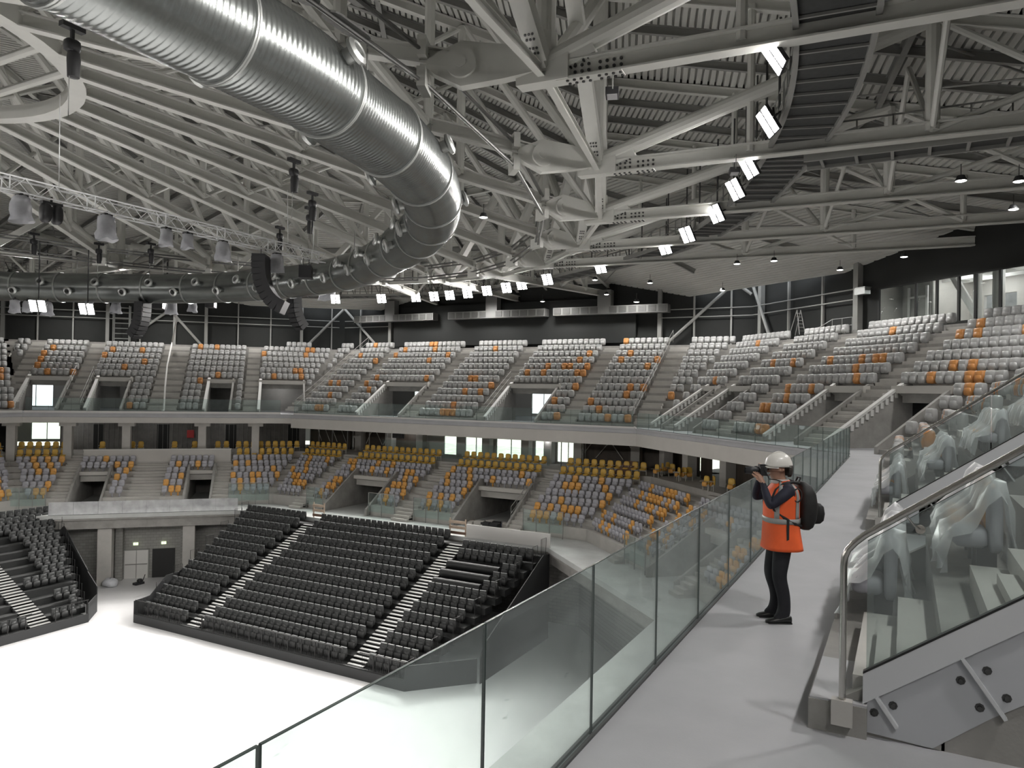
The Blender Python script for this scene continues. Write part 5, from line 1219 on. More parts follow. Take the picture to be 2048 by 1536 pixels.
for k, (x, y, s) in enumerate(((30, 598, 1.0), (55, 600, .9), (95, 602, 1.1), (178, 602, 1.0), (232, 600, 1.1), (343, 598, 1.3), (385, 600, 1.0), (655, 560, 1.5))):
    p = ray_at(x, y, v_=(50 if x < 300 else None), u_=(None if x < 300 else 36.4)); hung_light(p, 'bagged stage light hanging beyond the long truss, %s counted rightwards' % ordn(k), s, 20 + k)
p = ray_at(103, 405, v_=27.4); th = thing('effect_light', 'black double stage lamp under the long truss, unwrapped', 'stage light', p); o_ = tuple(p)
for sg in (-1, 1): m = MB(); superell(m, (p.x + sg * .2, p.y, p.z - .42), (.17, .25, .36), .7, .7, 12, 8); m.build('lamp_head', 'lamp_black', parent=th, origin=o_, smooth=True)
m = MB(); m.box((p.x - .36, p.y - .1, p.z - .1), (p.x + .36, p.y + .1, p.z)); m.tube(p, p + Vector((0, 0, .2)), .04, 6); m.build('clamp', 'lamp_black', parent=th, origin=o_)
# line arrays
def line_array(p, tow, n, label, w=1.0, h=.27, curve=7):
    p = Vector(p); tow = Vector(tow).normalized(); sd_ = tow.cross(Vector((0, 0, 1))); th = thing('line_array', label, 'loudspeaker', p, 'curved hanging line arrays'); o_ = tuple(p)
    m = MB(); m.frame(p, tow, sd_, (0, 0, 1), (-.3, -w / 2, -.05), (.3, w / 2, .03)); m.tube(p, p + Vector((0, 0, .5)), .02, 6); m.build('fly_frame', 'lamp_black', parent=th, origin=o_)
    c = p + Vector((0, 0, -.06)); ang = 0
    for k in range(n):
        ang = radians(curve * k * (.25 + .75 * k / n)); fw = tow * cos(ang) - Vector((0, 0, sin(ang))); dn = -Vector((0, 0, cos(ang))) - tow * sin(ang)
        m = MB(); m.frame(c, fw, sd_, -dn, (-.32, -w / 2, -h + .012), (.3, w / 2, 0)); m.frame(c, fw, sd_, -dn, (.3, -w / 2 + .05, -h + .04), (.33, w / 2 - .05, -.03)); m.build('speaker_box', 'lamp_black', parent=th, origin=o_); c = c + dn * h
line_array(ray_at(522, 512, v_=27.4), (-.55, .83, 0), 10, 'large curved black line array under the end of the long truss', 1.15, .29, 8)
line_array(ray_at(588, 588, u_=36.4), (-.8, .2, 0), 8, 'smaller curved black line array right of the large one', .9, .29, 7)
line_array(ray_at(286, 605, v_=46), (.3, -.9, 0), 8, 'dark curved line array seen before the back wall of left corner', 1.0, .3, 7)
for k, (x, y, kw, sz) in enumerate(((612, 545, dict(v_=27.4), .62), (545, 600, dict(u_=36.4), .75), (422, 607, dict(u_=36.4), .6), (318, 607, dict(u_=36.4), .85))):
    p = ray_at(x, y, **kw); th = thing('subwoofer', ('black loudspeaker cabinet at the tip of the long truss', 'black loudspeaker cabinets behind the large line array', 'small black cabinet hanging over the middle of the left corner', 'black cabinet beside the dark line array')[k], 'loudspeaker', p); o_ = tuple(p)
    for sg in (-1, 1): m = MB(); m.frame(p, (.8, .6, 0), (-.6, .8, 0), (0, 0, 1), (min(0, sg * sz * .72), -sz / 2, -sz / 2), (max(0, sg * sz * .7), sz / 2, sz / 2)); m.build('cabinet', 'lamp_black', parent=th, origin=o_)
    m = MB(); m.tube(p + Vector((.2, 0, sz / 2)), p + Vector((.2, 0, sz / 2 + .4)), .02, 5); m.tube(p + Vector((-.2, 0, sz / 2)), p + Vector((-.2, 0, sz / 2 + .4)), .02, 5); m.build('hanging_bar', 'steel_dark', parent=th, origin=o_)
# chain hoists clamped to the roof trusses
for k, (x, y) in enumerate(((145, 60), (588, 325), (625, 390), (68, 470), (198, 490), (302, 490), (560, 458), (620, 420))):
    d = f0 + RR * ((x - 1024) / FOC) + UU * ((768 - y) / FOC); t_ = (11.7 - 2.45) / d.z; p = Vector((d.y * t_, -d.x * t_, 11.7)); th = thing('chain_hoist', 'black chain hoist clamped below a roof truss, %s in order across the upper left' % ordn(k), 'hoist', p, 'chain hoists'); o_ = tuple(p)
    m = MB(); m.frame(p, (1, 0, 0), (0, 1, 0), (0, 0, 1), (-.3, -.1, 0), (.3, .1, .14)); m.frame(p, (1, 0, 0), (0, 1, 0), (0, 0, 1), (-.04, -.04, -.3), (.04, .04, 0)); m.build('clamp', 'lamp_black', parent=th, origin=o_)
    m = MB(); superell(m, (p.x, p.y, p.z - .42), (.2, .14, .17), .5, .5, 10, 6); m.build('motor', 'lamp_black', parent=th, origin=o_, smooth=True)
    m = MB(); m.lathe(p + Vector((.05, 0, -1.25)), [(0, 0), (.15, .02), (.17, .5), (.15, .66), (0, .68)], 10); m.build('chain_bag', 'lamp_black', parent=th, origin=o_, autosmooth=40)
    m = MB(); m.tube(p + Vector((-.06, 0, -.5)), p + Vector((-.06, 0, -2.3)), .012, 5); m.build('chain', 'steel_grey', parent=th, origin=o_)
# white cable bundle dropping to the left corner stairs
a = ray_at(350, 600, u_=36.4); pts = [ray_at(352, 600, v_=54), ray_at(353, 640, v_=57), UD.P(11.0, 9.5, 6.5), UD.P(10.9, 6, 4.1), UD.P(10.6, 3, 2.2), UD.P(10.4, 1.2, .2), UD.P(10.4, .35, .25)]
m = MB(); m.path(pts, .07, 7); m.build('cable_bundle', 'white_paint', label='white bundle of cables dropping from the truss down the left corner stairs', cat='cable')
for k, ((x0, y0, x1, y1), vv) in enumerate((((575, 380, 576, 488), 27.4), ((627, 440, 626, 515), 27.4), ((120, 190, 118, 378), 24))):
    m = MB(); m.tube(ray_at(x0, y0, v_=vv), ray_at(x1, y1, v_=vv), .012, 5); m.build('steel_cable', 'alu', label=('thin steel cable above the big line array', 'thin cable at the tip of the long truss', 'thin vertical wire left under the oval ring')[k], cat='cable')
# ---------------------------------------------------------------- court portal, doors, exit signs
for k, (a, b) in enumerate(((10.0, 10.95), (4.3, 5.15))):
    m = MB(); m.frame(LD.P(0, 0, 0), LD.t, LD.n, (0, 0, 1), (a, .75, ZC), (b, 1.6, ZR - 1.05)); ST(m, 'pillar', 'concrete_pale')
m = MB(); m.frame(LD.P(0, 0, 0), LD.t, LD.n, (0, 0, 1), (9.5, 2.0, ZC), (10.0, 2.7, ZR - 1.1)); m.frame(LD.P(0, 0, 0), LD.t, LD.n, (0, 0, 1), (5.0, 2.0, ZC), (5.45, 2.7, ZR - 1.1)); ST(m, 'pillar', 'block')
m = MB(); m.frame(LD.P(0, 0, 0), LD.t, LD.n, (0, 0, 1), (5.9, 2.5, ZC), (7.5, 2.59, -10.35)); ST(m, 'dark_doorway', 'matte_black')  # black slab: the dark of the open doorway put into its colour
m = MB()
for x0, x1 in ((7.8, 8.6), (8.64, 9.45)): m.frame(LD.P(0, 0, 0), LD.t, LD.n, (0, 0, 1), (x0, 2.52, ZC), (x1, 2.58, -10.4))
d2_ = ST(m, 'door_2', 'white_paint'); m = MB(); m.frame(LD.P(0, 0, 0), LD.t, LD.n, (0, 0, 1), (7.85, 2.46, -11.5), (9.4, 2.52, -11.44)); m.build('push_bar', 'steel_grey', parent=d2_)
m = MB()
for x0, x1 in ((7.72, 7.8), (9.45, 9.53)): m.frame(LD.P(0, 0, 0), LD.t, LD.n, (0, 0, 1), (x0, 2.5, ZC), (x1, 2.6, -10.32))
m.frame(LD.P(0, 0, 0), LD.t, LD.n, (0, 0, 1), (7.72, 2.5, -10.4), (9.53, 2.6, -10.32)); m.build('door_frame', 'steel_grey', parent=d2_)
for k, x in enumerate((8.66, 6.69)):
    th = thing('exit_sign', 'lit running-man exit sign above the %s at the court portal' % ('white double door', 'dark doorway')[k], 'exit sign', LD.P(x, 2.4, -9.95)); o_ = tuple(LD.P(x, 2.4, -9.95))
    m = MB(); m.frame(LD.P(x, 0, 0), LD.t, LD.n, (0, 0, 1), (-.17, 2.36, -9.97), (.17, 2.42, -9.77)); m.build('panel', 'exit_green', parent=th, origin=o_)
    m = MB(); c = LD.P(x, 2.352, -9.87); T_ = LD.t
    def seg(a, b, w): m.beam(c + T_ * a[0] + Vector((0, 0, a[1])), c + T_ * b[0] + Vector((0, 0, b[1])), .004, w, up=tuple(LD.n))
    m.lathe(c + Vector((0, 0, .06)) , [(0, 0), (.016, .001), (0, .004)], 8, tuple(-LD.n)); seg((0, .04), (.01, -.01), .02); seg((.01, -.01), (.05, -.03), .014); seg((.01, -.01), (-.04, -.06), .014); seg((0, .03), (.04, .01), .012); seg((-.01, .03), (-.04, .0), .012); m.build('pictogram', 'matte_black', parent=th, origin=o_)
m = MB(); p = LD.P(9.95, .4, ZC); superell(m, (p.x, p.y, ZC + .3), (.5, .55, .32), .8, .8, 12, 6, .06); m.build('wrapped_bundle', 'bag_plastic', label='white wrapped bundle at the foot of the portal pillar', cat='bundle', smooth=True)
p = LD.P(8.1, .6, ZC); m = MB(); m.box((p.x - .35, p.y - .2, ZC), (p.x + .35, p.y + .2, ZC + .16)); m.path([p + Vector((.3, 0, .1)), p + Vector((.6, .1, .6))], .03, 6); superell(m, (p.x + .1, p.y, ZC + .26), (.2, .2, .14), .8, .8, 10, 5); m.build('cleaning_machine', 'lamp_black', label='small black machine on the floor before the white door', cat='machine')
mat('sign_red', (.5, .03, .03), .5)
pb = Vector((22.6, 44.3, ZC)); th = thing('marker_post', 'red and white striped post at the left edge of the court', 'post', pb); o_ = tuple(pb)
for k in range(7): m = MB(); m.tube(pb + Vector((0, 0, .08 + .14 * k)), pb + Vector((0, 0, .22 + .14 * k)), .045, 10); m.build('band', 'sign_red' if k % 2 == 0 else 'white_paint', parent=th, origin=o_)
m = MB(); m.lathe(pb, [(.2, 0), (.18, .06), (.05, .09), (0, .09)], 12); m.build('foot', 'matte_black', parent=th, origin=o_)
# white board parapet and timber barriers on the ring edge
m = MB(); m.box((40.95, 19.0, ZR), (41.03, 25.0, ZR + .85)); m.build('board_parapet', 'white_paint', label='white board parapet on the ring edge above the black stand', cat='parapet')
mat('timber', (.46, .36, .28), .7, var=.15, scale=4); mat('timber_dark', (.18, .11, .08), .7)
for k, (a, b) in enumerate(((25.1, 26.4), (37.2, 38.3))):
    th = thing('timber_barrier', 'rough timber barrier closing the %s black stand stair at ring level' % ('right', 'left')[k], 'barrier', (41.1, a, ZR)); o_ = (41.1, a, ZR)
    for z0, mt in ((.1, 'timber_dark'), (.45, 'timber'), (.8, 'timber')): m = MB(); m.box((41.05, a, ZR + z0), (41.09, b, ZR + z0 + .18)); m.build('plank', mt, parent=th, origin=o_)
    for v_ in (a + .05, b - .05): m = MB(); m.box((41.09, v_ - .04, ZR), (41.15, v_ + .04, ZR + 1.1)); m.build('post', 'timber', parent=th, origin=o_)
# clutter in the lower doorway
rr2 = random.Random(3); mat('junk_blue', (.03, .09, .3), .5); mat('junk_brown', (.3, .2, .13), .8); mat('junk_pale', (.5, .48, .45), .8)
for k in range(16):
    p = LC.P(4.7 + 3.4 * rr2.random(), 3.6 + 1.2 * rr2.random(), ZR + .01); s = rr2.uniform(.15, .38); a = rr2.uniform(0, 3)
    m = MB(); ex = Vector((cos(a), sin(a), 0)); ey = Vector((-sin(a), cos(a), 0)); m.frame(p, ex, ey, (0, 0, 1), (-s, -s * .6, 0), (s, s * .6, s)); m.frame(p, ex, ey, (0, 0, 1), (-s * 1.02, -s * .62, s * .9), (s * 1.02, s * .1, s * 1.03))
    cl = ('junk_blue', 'junk_brown', 'junk_pale', 'lamp_black')[0 if k == 0 else rr2.choice((1, 2, 2, 3))]
    m.build('carton', cl, label='%s box in the littered lower doorway, %s from its right' % ({'junk_blue': 'blue', 'junk_brown': 'brown cardboard', 'junk_pale': 'pale', 'lamp_black': 'black'}[cl], ordn(k)), cat='box', group='boxes left in the lower doorway')
# scaffold tower, ladder, railings at the top of the stands
th = thing('scaffold_tower', 'grey scaffold tower in front of the black wall, left corner', 'scaffold', UD.P(16, 12.1, 6.4)); o_ = tuple(UD.P(16, 12.1, 6.4)); m = MB(); mr = MB()
for x in (15.2, 16.6):
    for o in (11.85, 12.45): m.tube(UD.P(x, o, 6.3), UD.P(x, o, 10), .05, 6)
for z in (6.8, 7.3, 7.8, 8.3, 8.8, 9.3, 9.8):
    for o in (11.85, 12.45): mr.tube(UD.P(15.2, o, z), UD.P(16.6, o, z), .03, 5)
m.build('upright', 'galv', parent=th, origin=o_); mr.build('rung', 'galv', parent=th, origin=o_)
th = thing('step_ladder', 'aluminium A-frame ladder standing before the black wall at right', 'ladder', UB.P(19, 12.2, 6.6)); o_ = tuple(UB.P(19, 12.2, 6.6)); top = UB.P(19.0, 12.3, 8.55)
for sg in (-1, 1):
    for x in (-.25, .25): m = MB(); m.tube(UB.P(19 + sg * .55, 12.2 + x, 6.75), top + UB.n * x * .6, .025, 6); m.build('rail', 'steel_grey', parent=th, origin=o_)
m = MB()
for k in range(1, 7): f = k / 7; m.tube(UB.P(19 - .55 * (1 - f), 12.0, 6.75 + 1.8 * f), UB.P(19 - .55 * (1 - f), 12.4, 6.75 + 1.8 * f), .018, 5)
m.build('rungs', 'steel_grey', parent=th, origin=o_)
def stair_rail(sd, x, o_a, z_a, o_b, z_b, label, n=8, r=.022):
    th = thing('stair_rail', label, 'handrail', sd.P(x, o_a, z_a)); o_ = tuple(sd.P(x, o_a, z_a))
    for h in (.55, 1.0): m = MB(); m.tube(sd.P(x, o_a, z_a + h), sd.P(x, o_b, z_b + h), r, 6); m.build('rail', 'steel_grey', parent=th, origin=o_)
    for k in range(n + 1):
        f = k / n; m = MB(); m.tube(sd.P(x, mix(o_a, o_b, f), mix(z_a, z_b, f)), sd.P(x, mix(o_a, o_b, f), mix(z_a, z_b, f) + 1.0), r * .8, 5); m.build('post', 'steel_grey', parent=th, origin=o_)
stair_rail(UC, .8, 1.4, .2, 11.5, 6.6, 'tall double stair rail climbing the end stand beside its right corner', 10)
stair_rail(UC, 32.4, 1.4, .2, 11.5, 6.6, 'double stair rail climbing where the end stand meets the left corner', 10)
stair_rail(UD, 16.8, 1.4, .2, 5.7, 2.9, 'stair rail beside the second doorway of the left corner', 5); stair_rail(UD, 18.2, 1.4, .2, 5.7, 2.9, 'stair rail beside the bright doorway of the left corner', 5)
stair_rail(UC, 12.75, 1.4, .3, 5.7, 3.0, 'stair rail left of the right bright doorway in the end stand', 5); stair_rail(LC, 4.1, 2.9, -6.4, 6.3, -4.7, 'stair rail right of the littered lower doorway', 4); stair_rail(LB, 6.35, 2.9, -6.6, 6.3, -4.7, 'stair rail by the lower right corner doorway', 4)
th = thing('landing_rail', 'grey landing railing at the top right, beside the glazed room', 'railing', UB.P(14.5, 11.8, 6.6)); o_ = tuple(UB.P(14.5, 11.8, 6.6)); m = MB()
for z in (7.0, 7.5): m.path([UB.P(16.3, 11.0, z - .9), UB.P(15, 11.8, z), UB.P(13.2, 11.8, z)], .025, 6)
for x in (15, 14.1, 13.2): m.tube(UB.P(x, 11.8, 6.3), UB.P(x, 11.8, 7.5), .025, 6)
m.build('rails', 'steel_grey', parent=th, origin=o_)
m = MB(); m.frame(UB.P(13.2, 12.4, 8.95), UB.t, UB.n, (0, 0, 1), (-.6, -.2, 0), (.3, .25, .42)); m.frame(UB.P(13.2, 12.4, 8.95), UB.t, UB.n, (0, 0, 1), (-.65, -.24, .42), (.2, .3, .46)); m.build('junction_box', 'galv', label='metal junction box on the column left of the glazed room', cat='box')
# tube lamps in the dark concourse boxes: plain bars, glint put into the colour
mat('glint', (.55, .55, .5), .4)
for k, (x, dx) in enumerate(((30.6, .25), (29.6, .3), (28.7, .3), (27.6, .3), (26.3, .25), (24.6, -.3), (23.4, .35), (22.6, -.3), (2.9, -.45), (1.6, -.5), (.3, .45), (-1.0, .4))):
    m = MB(); m.tube(LC.P(x - dx, 13.15, -2.75), LC.P(x + dx, 13.15, -1.6), .03, 6); m.lathe(LC.P(x + dx, 13.15, -1.62), [(0, 0), (.05, .02), (.05, .08), (0, .1)], 6); m.build('lamp_tube', 'glint', label='pale slanting lamp tube before the dark timber wall, %s from the left' % ordn(k), cat='bar', group='slanting bars before the timber wall')
m = MB()
for x in (30.0, 28.9, 27.3, 25.5, 23.0, 21.0, 2.4, 4.2): m.frame(LC.P(x, 0, 0), LC.t, LC.n, (0, 0, 1), (-.03, 11.2, ZQ), (.03, 11.26, -1.2))
ST(m, 'trim_mullions', 'steel_grey')
m = MB(); m.frame(LC.P(0, 0, 0), LC.t, LC.n, (0, 0, 1), (5.2, 11.3, ZQ), (21.6, 11.32, -2.1)); ST(m, 'window_%d' % wall_with_windows.n, 'far_glass'); wall_with_windows.n += 1
# white door frame in the right corner concourse
m = MB()
for x in (17.3, 18.4): m.frame(LB.P(0, 0, 0), LB.t, LB.n, (0, 0, 1), (x, 11.8, ZQ), (x + .12, 11.95, -1.5))
for z in (-1.55, -2.5): m.frame(LB.P(0, 0, 0), LB.t, LB.n, (0, 0, 1), (17.3, 11.8, z), (18.52, 11.95, z + .1))
ST(m, 'door_3', 'white_paint')
m = MB(); m.frame(LC.P(19.6, 10.9, -1.55), LC.t, LC.n, (0, 0, 1), (-.6, 0, -.35), (.6, .12, .2)); m.frame(LC.P(19.6, 10.86, -1.55), LC.t, LC.n, (0, 0, 1), (-.56, 0, -.31), (-.02, .04, .16)); m.frame(LC.P(19.6, 10.86, -1.55), LC.t, LC.n, (0, 0, 1), (.02, 0, -.31), (.56, .04, .16)); m.build('display_screen', 'lamp_black', label='black twin display screen hanging under the balcony left of the bright windows', cat='screen')
# red fire cabinet seen in the left bright doorway, and one in the dark concourse
for k, (p, n_, t_) in enumerate(((UC.P(19.8, 13.8, 1.0), UC.n, UC.t), (LD.P(6.1, 12.45, -2.4), LD.n, LD.t))):
    th = thing('fire_cabinet', ('dark red fire cabinet on the pale cladding in the left bright doorway', 'dark red fire cabinet on the concourse wall behind the parapet')[k], 'cabinet', p); o_ = tuple(p)
    m = MB(); m.frame(p, t_, n_, (0, 0, 1), (-.3, 0, 0), (.3, .12, .7)); m.build('body', 'sign_red', parent=th, origin=o_); m = MB(); m.frame(p, t_, n_, (0, 0, 1), (-.26, -.02, .04), (.26, 0, .66)); m.build('door', 'sign_red', parent=th, origin=o_)
# spare yellow seats and boards stacked in the right corner concourse
def ray_z(x, y, z):
    d = f0 + RR * ((x - 1024) / FOC) + UU * ((768 - y) / FOC); t_ = (z - 2.45) / d.z; return Vector((d.y * t_, -d.x * t_, z))
for k, (x, y, a) in enumerate(((1312, 955, .2), (1322, 952, -.3), (1333, 950, .1), (1343, 954, .5), (1355, 962, -.2), (1366, 962, .3), (1378, 962, 1.2), (1411, 982, .2), (1424, 982, -.3), (1462, 988, .6))):
    ob = bpy.data.objects.new('padded_seat', bpy.data.meshes['padded_seat']); ob.location = W(ray_z(x, y, ZQ)); ob.rotation_euler = (0, 0, phi(LB) + a); COL.objects.link(ob); tag(ob, 'spare yellow seat set down loose in the right corner concourse, %s from the left' % ordn(k), 'seat', 'loose yellow seats in the right corner')
    for nm in ('seat_pan.001', 'leg_frame'):
        me = bpy.data.meshes.get(nm)
        if me: c = bpy.data.objects.new(nm.split('.')[0], me); c.parent = ob; COL.objects.link(c)
th = thing('board_stack', 'brown boards leaning at the left end of loose yellow seats', 'boards', LC.P(-1.5, 8.6, ZQ)); o_ = tuple(LC.P(-1.5, 8.6, ZQ))
for k in range(4): m = MB(); m.ext([LC.P(-1.6 + .25 * k, 8.6, -3.7), LC.P(-1.4 + .25 * k, 8.6, -3.7), LC.P(-2.4 + .25 * k, 9.6, -2.5), LC.P(-2.6 + .25 * k, 9.6, -2.5)], (.03, .03, .03)); m.build('board', 'timber_dark', parent=th, origin=o_)
# ---------------------------------------------------------------- the photographer
mat('skin', (.42, .24, .17), .5, var=.08, scale=20); mat('trousers', (.012, .012, .016), .75, var=.2, scale=9); mat('sweater', (.013, .014, .028), .8, var=.25, scale=14)
mat('vest_orange', (.90, .13, .03), .6, var=.06, scale=8); mat('reflective', (.30, .30, .29), .45); mat('helmet_white', (.72, .70, .66), .3); mat('hair_dark', (.03, .024, .02), .7); mat('shirt_white', (.6, .6, .6), .7)
mat('shoe_black', (.012, .012, .012), .35); mat('bag_black', (.013, .013, .013), .6, var=.3, scale=10); mat('eye_white', (.7, .68, .65), .3); mat('strap_black', (.015, .015, .016), .7); mat('lips', (.35, .15, .12), .5)
PO = Vector((8.48, 1.17, 0)); FW = Vector((-.45, .893, 0)).normalized(); LF = Vector((-FW.y, FW.x, 0))   # forward, and his left (towards the camera)
if W(LF).dot(f0) > 0: LF = -LF
def L(x, y, z): return PO + FW * x + LF * y + Vector((0, 0, z))      # x forward, y to his left, z up
def Lw(p): return W(L(*p))
def skin_mesh(name, verts, edges, radii, sub=2, root=0):
    me = bpy.data.meshes.new(name); me.from_pydata([Lw(p) for p in verts], edges, []); o = bpy.data.objects.new(name, me); COL.objects.link(o)
    md = o.modifiers.new('skin', 'SKIN'); md.use_smooth_shade = True
    for i, r in enumerate(radii):
        sv = me.skin_vertices[0].data[i]; sv.radius = (r, r) if not isinstance(r, tuple) else r; sv.use_root = (i == root)
    o.modifiers.new('sub', 'SUBSURF').levels = sub
    dg = bpy.context.evaluated_depsgraph_get(); dg.update(); m2 = bpy.data.meshes.new_from_object(o.evaluated_get(dg)); bpy.data.objects.remove(o); m2.name = name
    for p in m2.polygons: p.use_smooth = True
    return m2
V = []; E_ = []; RD = []
def nv(p, r, par=None):
    V.append(p); RD.append(r)
    if par is not None: E_.append((par, len(V) - 1))
    return len(V) - 1
pel = nv((0, 0, .94), .15); b1 = nv((.0, 0, 1.10), .14, pel); b2 = nv((.01, 0, 1.27), .155, b1); b3 = nv((-.01, 0, 1.42), .13, b2); nk = nv((.01, 0, 1.515), .055, b3); 
hd0 = nv((.045, 0, 1.585), .075, nk); hd1 = nv((.05, 0, 1.66), .097, hd0); hd2 = nv((.035, 0, 1.73), .085, hd1)
ns0 = nv((.135, 0, 1.625), .022, hd1); ns1 = nv((.165, 0, 1.61), .012, ns0); ch0 = nv((.115, 0, 1.555), .035, hd0)
for sg in (1, -1):
    er = nv((.03, sg * .098, 1.635), .017, hd1); nv((.015, sg * .115, 1.65), .014, er)
for sg, dx, kx in ((1, .0, .03), (-1, .03, .05)):
    h = nv((.0, sg * .09, .90), .112, pel); kn = nv((.02 + kx, sg * .105, .50), .082, h); cf = nv((-.015 + kx * .4, sg * .105, .30), .074, kn); an = nv((-.03 + dx, sg * .10, .09), .062, cf)
    hl = nv((-.05 + dx, sg * .10, .05), .038, an); nv((.10 + dx, sg * .115, .04), .036, an)
arms = {}
for sg, el, wr in ((1, (.20, .245, 1.265), (.235, .10, 1.50)), (-1, (.22, -.22, 1.30), (.19, -.115, 1.565))):
    sh = nv((-.02, sg * .185, 1.425), .072, b3); ua = nv(((el[0] - .02) * .55, sg * .225, 1.345), .062, sh); e1 = nv(el, .052, ua); fa = nv(((el[0] + wr[0]) / 2, (el[1] + wr[1]) / 2, (el[2] + wr[2]) / 2), .045, e1); w1 = nv(wr, .031, fa); arms[sg] = w1
# hands: palm and five curled fingers each
def hand(w1, base, up, out, thumb):
    base = Vector(base); up = Vector(up).normalized(); out = Vector(out).normalized(); cr = up.cross(out).normalized()
    pm = nv(tuple(base + up * .045), .030, w1); 
    for k, (off, ln, c) in enumerate(((-.030, .030, .6), (-.010, .034, .5), (.011, .032, .5), (.030, .026, .6))):
        a = base + up * .075 + cr * off; i0 = nv(tuple(a), .0095, pm); a2 = a + up * ln * .8 + out * ln * .3; i1 = nv(tuple(a2), .0088, i0); a3 = a2 + up * ln * .3 + out * ln * c; i2 = nv(tuple(a3), .008, i1); nv(tuple(a3 + out * ln * .5 - up * ln * .15), .007, i2)
    t0 = base + up * .03 + cr * thumb * .034; i0 = nv(tuple(t0), .012, pm); t1 = t0 + up * .03 + cr * thumb * .014 + out * .018; i1 = nv(tuple(t1), .0105, i0); nv(tuple(t1 + up * .022 + out * .016), .009, i1)
hand(arms[1], (.245, .085, 1.525), (.35, -.45, .8), (.4, -.7, .1), 1)
hand(arms[-1], (.175, -.105, 1.585), (.1, .35, .9), (.5, .6, .0), -1)
bm_ = skin_mesh('person', V, E_, RD, 2, pel)
for n_ in ('trousers', 'sweater', 'skin', 'shirt_white'): bm_.materials.append(MATS[n_])
Minv = Matrix((W(FW), W(LF), Vector((0, 0, 1)))); po_w = W(PO)
for p in bm_.polygons:
    c = Minv @ (p.center - po_w); mi = 1
    if c.z < .99: mi = 0
    elif c.z > 1.545 and abs(c.y) < .135 and c.x < .172: mi = 2
    elif c.z > 1.475 and abs(c.y) < .075 and c.x < .12: mi = 3 if c.z < 1.525 else 2
    if c.x > .14 and c.z > 1.505 and (abs(c.y) > .03 or c.x > .2): mi = 2
    if c.x > .10 and c.z > 1.58 and c.y < -.05: mi = 2
    p.material_index = mi
person = bpy.data.objects.new('person', bm_); COL.objects.link(person); ORG[person.name] = (0, 0, 0)
tag(person, 'person in orange vest and white helmet raising a camera to the face on the walkway', 'person')
def ring_loft(name, rows, n, m_, parent=person, thick=None, a0=0, a1=2 * pi, solid=.008, smooth=True, label=None):
    closed = abs(a1 - a0 - 2 * pi) < 1e-6; vs = []; nn = n if closed else n + 1
    for (cx, cy, z, rx, ry) in rows:
        for j in range(nn):
            a = a0 + (a1 - a0) * j / n; c_, s_ = cos(a), sin(a)
            vs.append(Lw((cx + rx * (1 if c_ >= 0 else -1) * abs(c_) ** .8, cy + ry * (1 if s_ >= 0 else -1) * abs(s_) ** .8, z)))
    fs = []
    for i in range(len(rows) - 1):
        for j in range(n): k = (j + 1) % nn; fs.append((i * nn + j, i * nn + k, (i + 1) * nn + k, (i + 1) * nn + j))
    me = bpy.data.meshes.new(name); me.from_pydata(vs, [], fs); o = bpy.data.objects.new(name, me); COL.objects.link(o); o.parent = parent
    me.materials.append(MATS[m_])
    for p in me.polygons: p.use_smooth = smooth
    md = o.modifiers.new('t', 'SOLIDIFY'); md.thickness = solid; md.offset = 1
    if label: o['label'] = label
    return o
VR = [(-.01, 0, .785, .205, .235), (-.01, 0, .86, .192, .225), (0, 0, 1.0, .178, .212), (0, 0, 1.12, .172, .205), (.0, 0, 1.26, .172, .208), (-.01, 0, 1.36, .160, .215), (-.015, 0, 1.43, .135, .205), (-.015, 0, 1.47, .105, .165), (-.01, 0, 1.50, .085, .105), (.0, 0, 1.525, .072, .08)]
def vr_at(z):
    for a, b in zip(VR, VR[1:]):
        if a[2] <= z <= b[2]: f = (z - a[2]) / (b[2] - a[2]); return [mix(x, y, f) for x, y in zip(a, b)]
    return VR[-1]
ring_loft('safety_vest', [vr_at(.785 + (1.525 - .785) * i / 22) for i in range(23)], 40, 'vest_orange', solid=.006)
def grow(r, e): return (r[0], r[1], r[2], r[3] + e, r[4] + e)
ring_loft('waist_stripe', [grow(vr_at(z), .010) for z in (1.075, 1.10, 1.13)], 40, 'reflective', solid=.003)
for sg in (1, -1):
    for a_, w_ in ((radians(58), .16), (radians(122), .16)):
        rows = [grow(vr_at(z), .010) for z in [1.13 + .39 * i / 10 for i in range(11)]]
        ring_loft('shoulder_stripe', rows, 3, 'reflective', a0=sg * a_ - w_, a1=sg * a_ + w_, solid=.003)
# sleeves edge openings are covered by the arms; helmet
HC = (.035, 0, 1.675)
rows = [(HC[0] - .0, 0, 1.672, .142, .118), (HC[0], 0, 1.69, .138, .115), (HC[0], 0, 1.72, .132, .110), (HC[0], 0, 1.755, .118, .099), (HC[0] - .005, 0, 1.785, .092, .08), (HC[0] - .008, 0, 1.808, .055, .05), (HC[0] - .01, 0, 1.818, .012, .012)]
hel = ring_loft('helmet', rows, 28, 'helmet_white', solid=.006)
m = MB(); n = 14; vs = []
for j in range(n + 1):
    a = radians(-75 + 150 * j / n); ext = .055 * cos(a) ** 1.2 if cos(a) > 0 else 0
    for r_, z in ((0, 1.676), (1, 1.662)): vs.append(L(HC[0] + (.138 + ext * r_) * cos(a), (.115 + .02 * r_) * sin(a), z))
m.add(vs, [(2 * j, 2 * j + 1, 2 * j + 3, 2 * j + 2) for j in range(n)]); o = m.build('helmet_peak', 'helmet_white', parent=hel, smooth=True); o.modifiers.new('t', 'SOLIDIFY').thickness = .005
m = MB(); m.path([L(HC[0] + .12 * cos(a) - .004, 0, 1.69 + .138 * sin(a)) for a in [pi * k / 12 for k in range(1, 12)]], .009, 6); m.build('helmet_ridge', 'helmet_white', parent=hel, smooth=True)
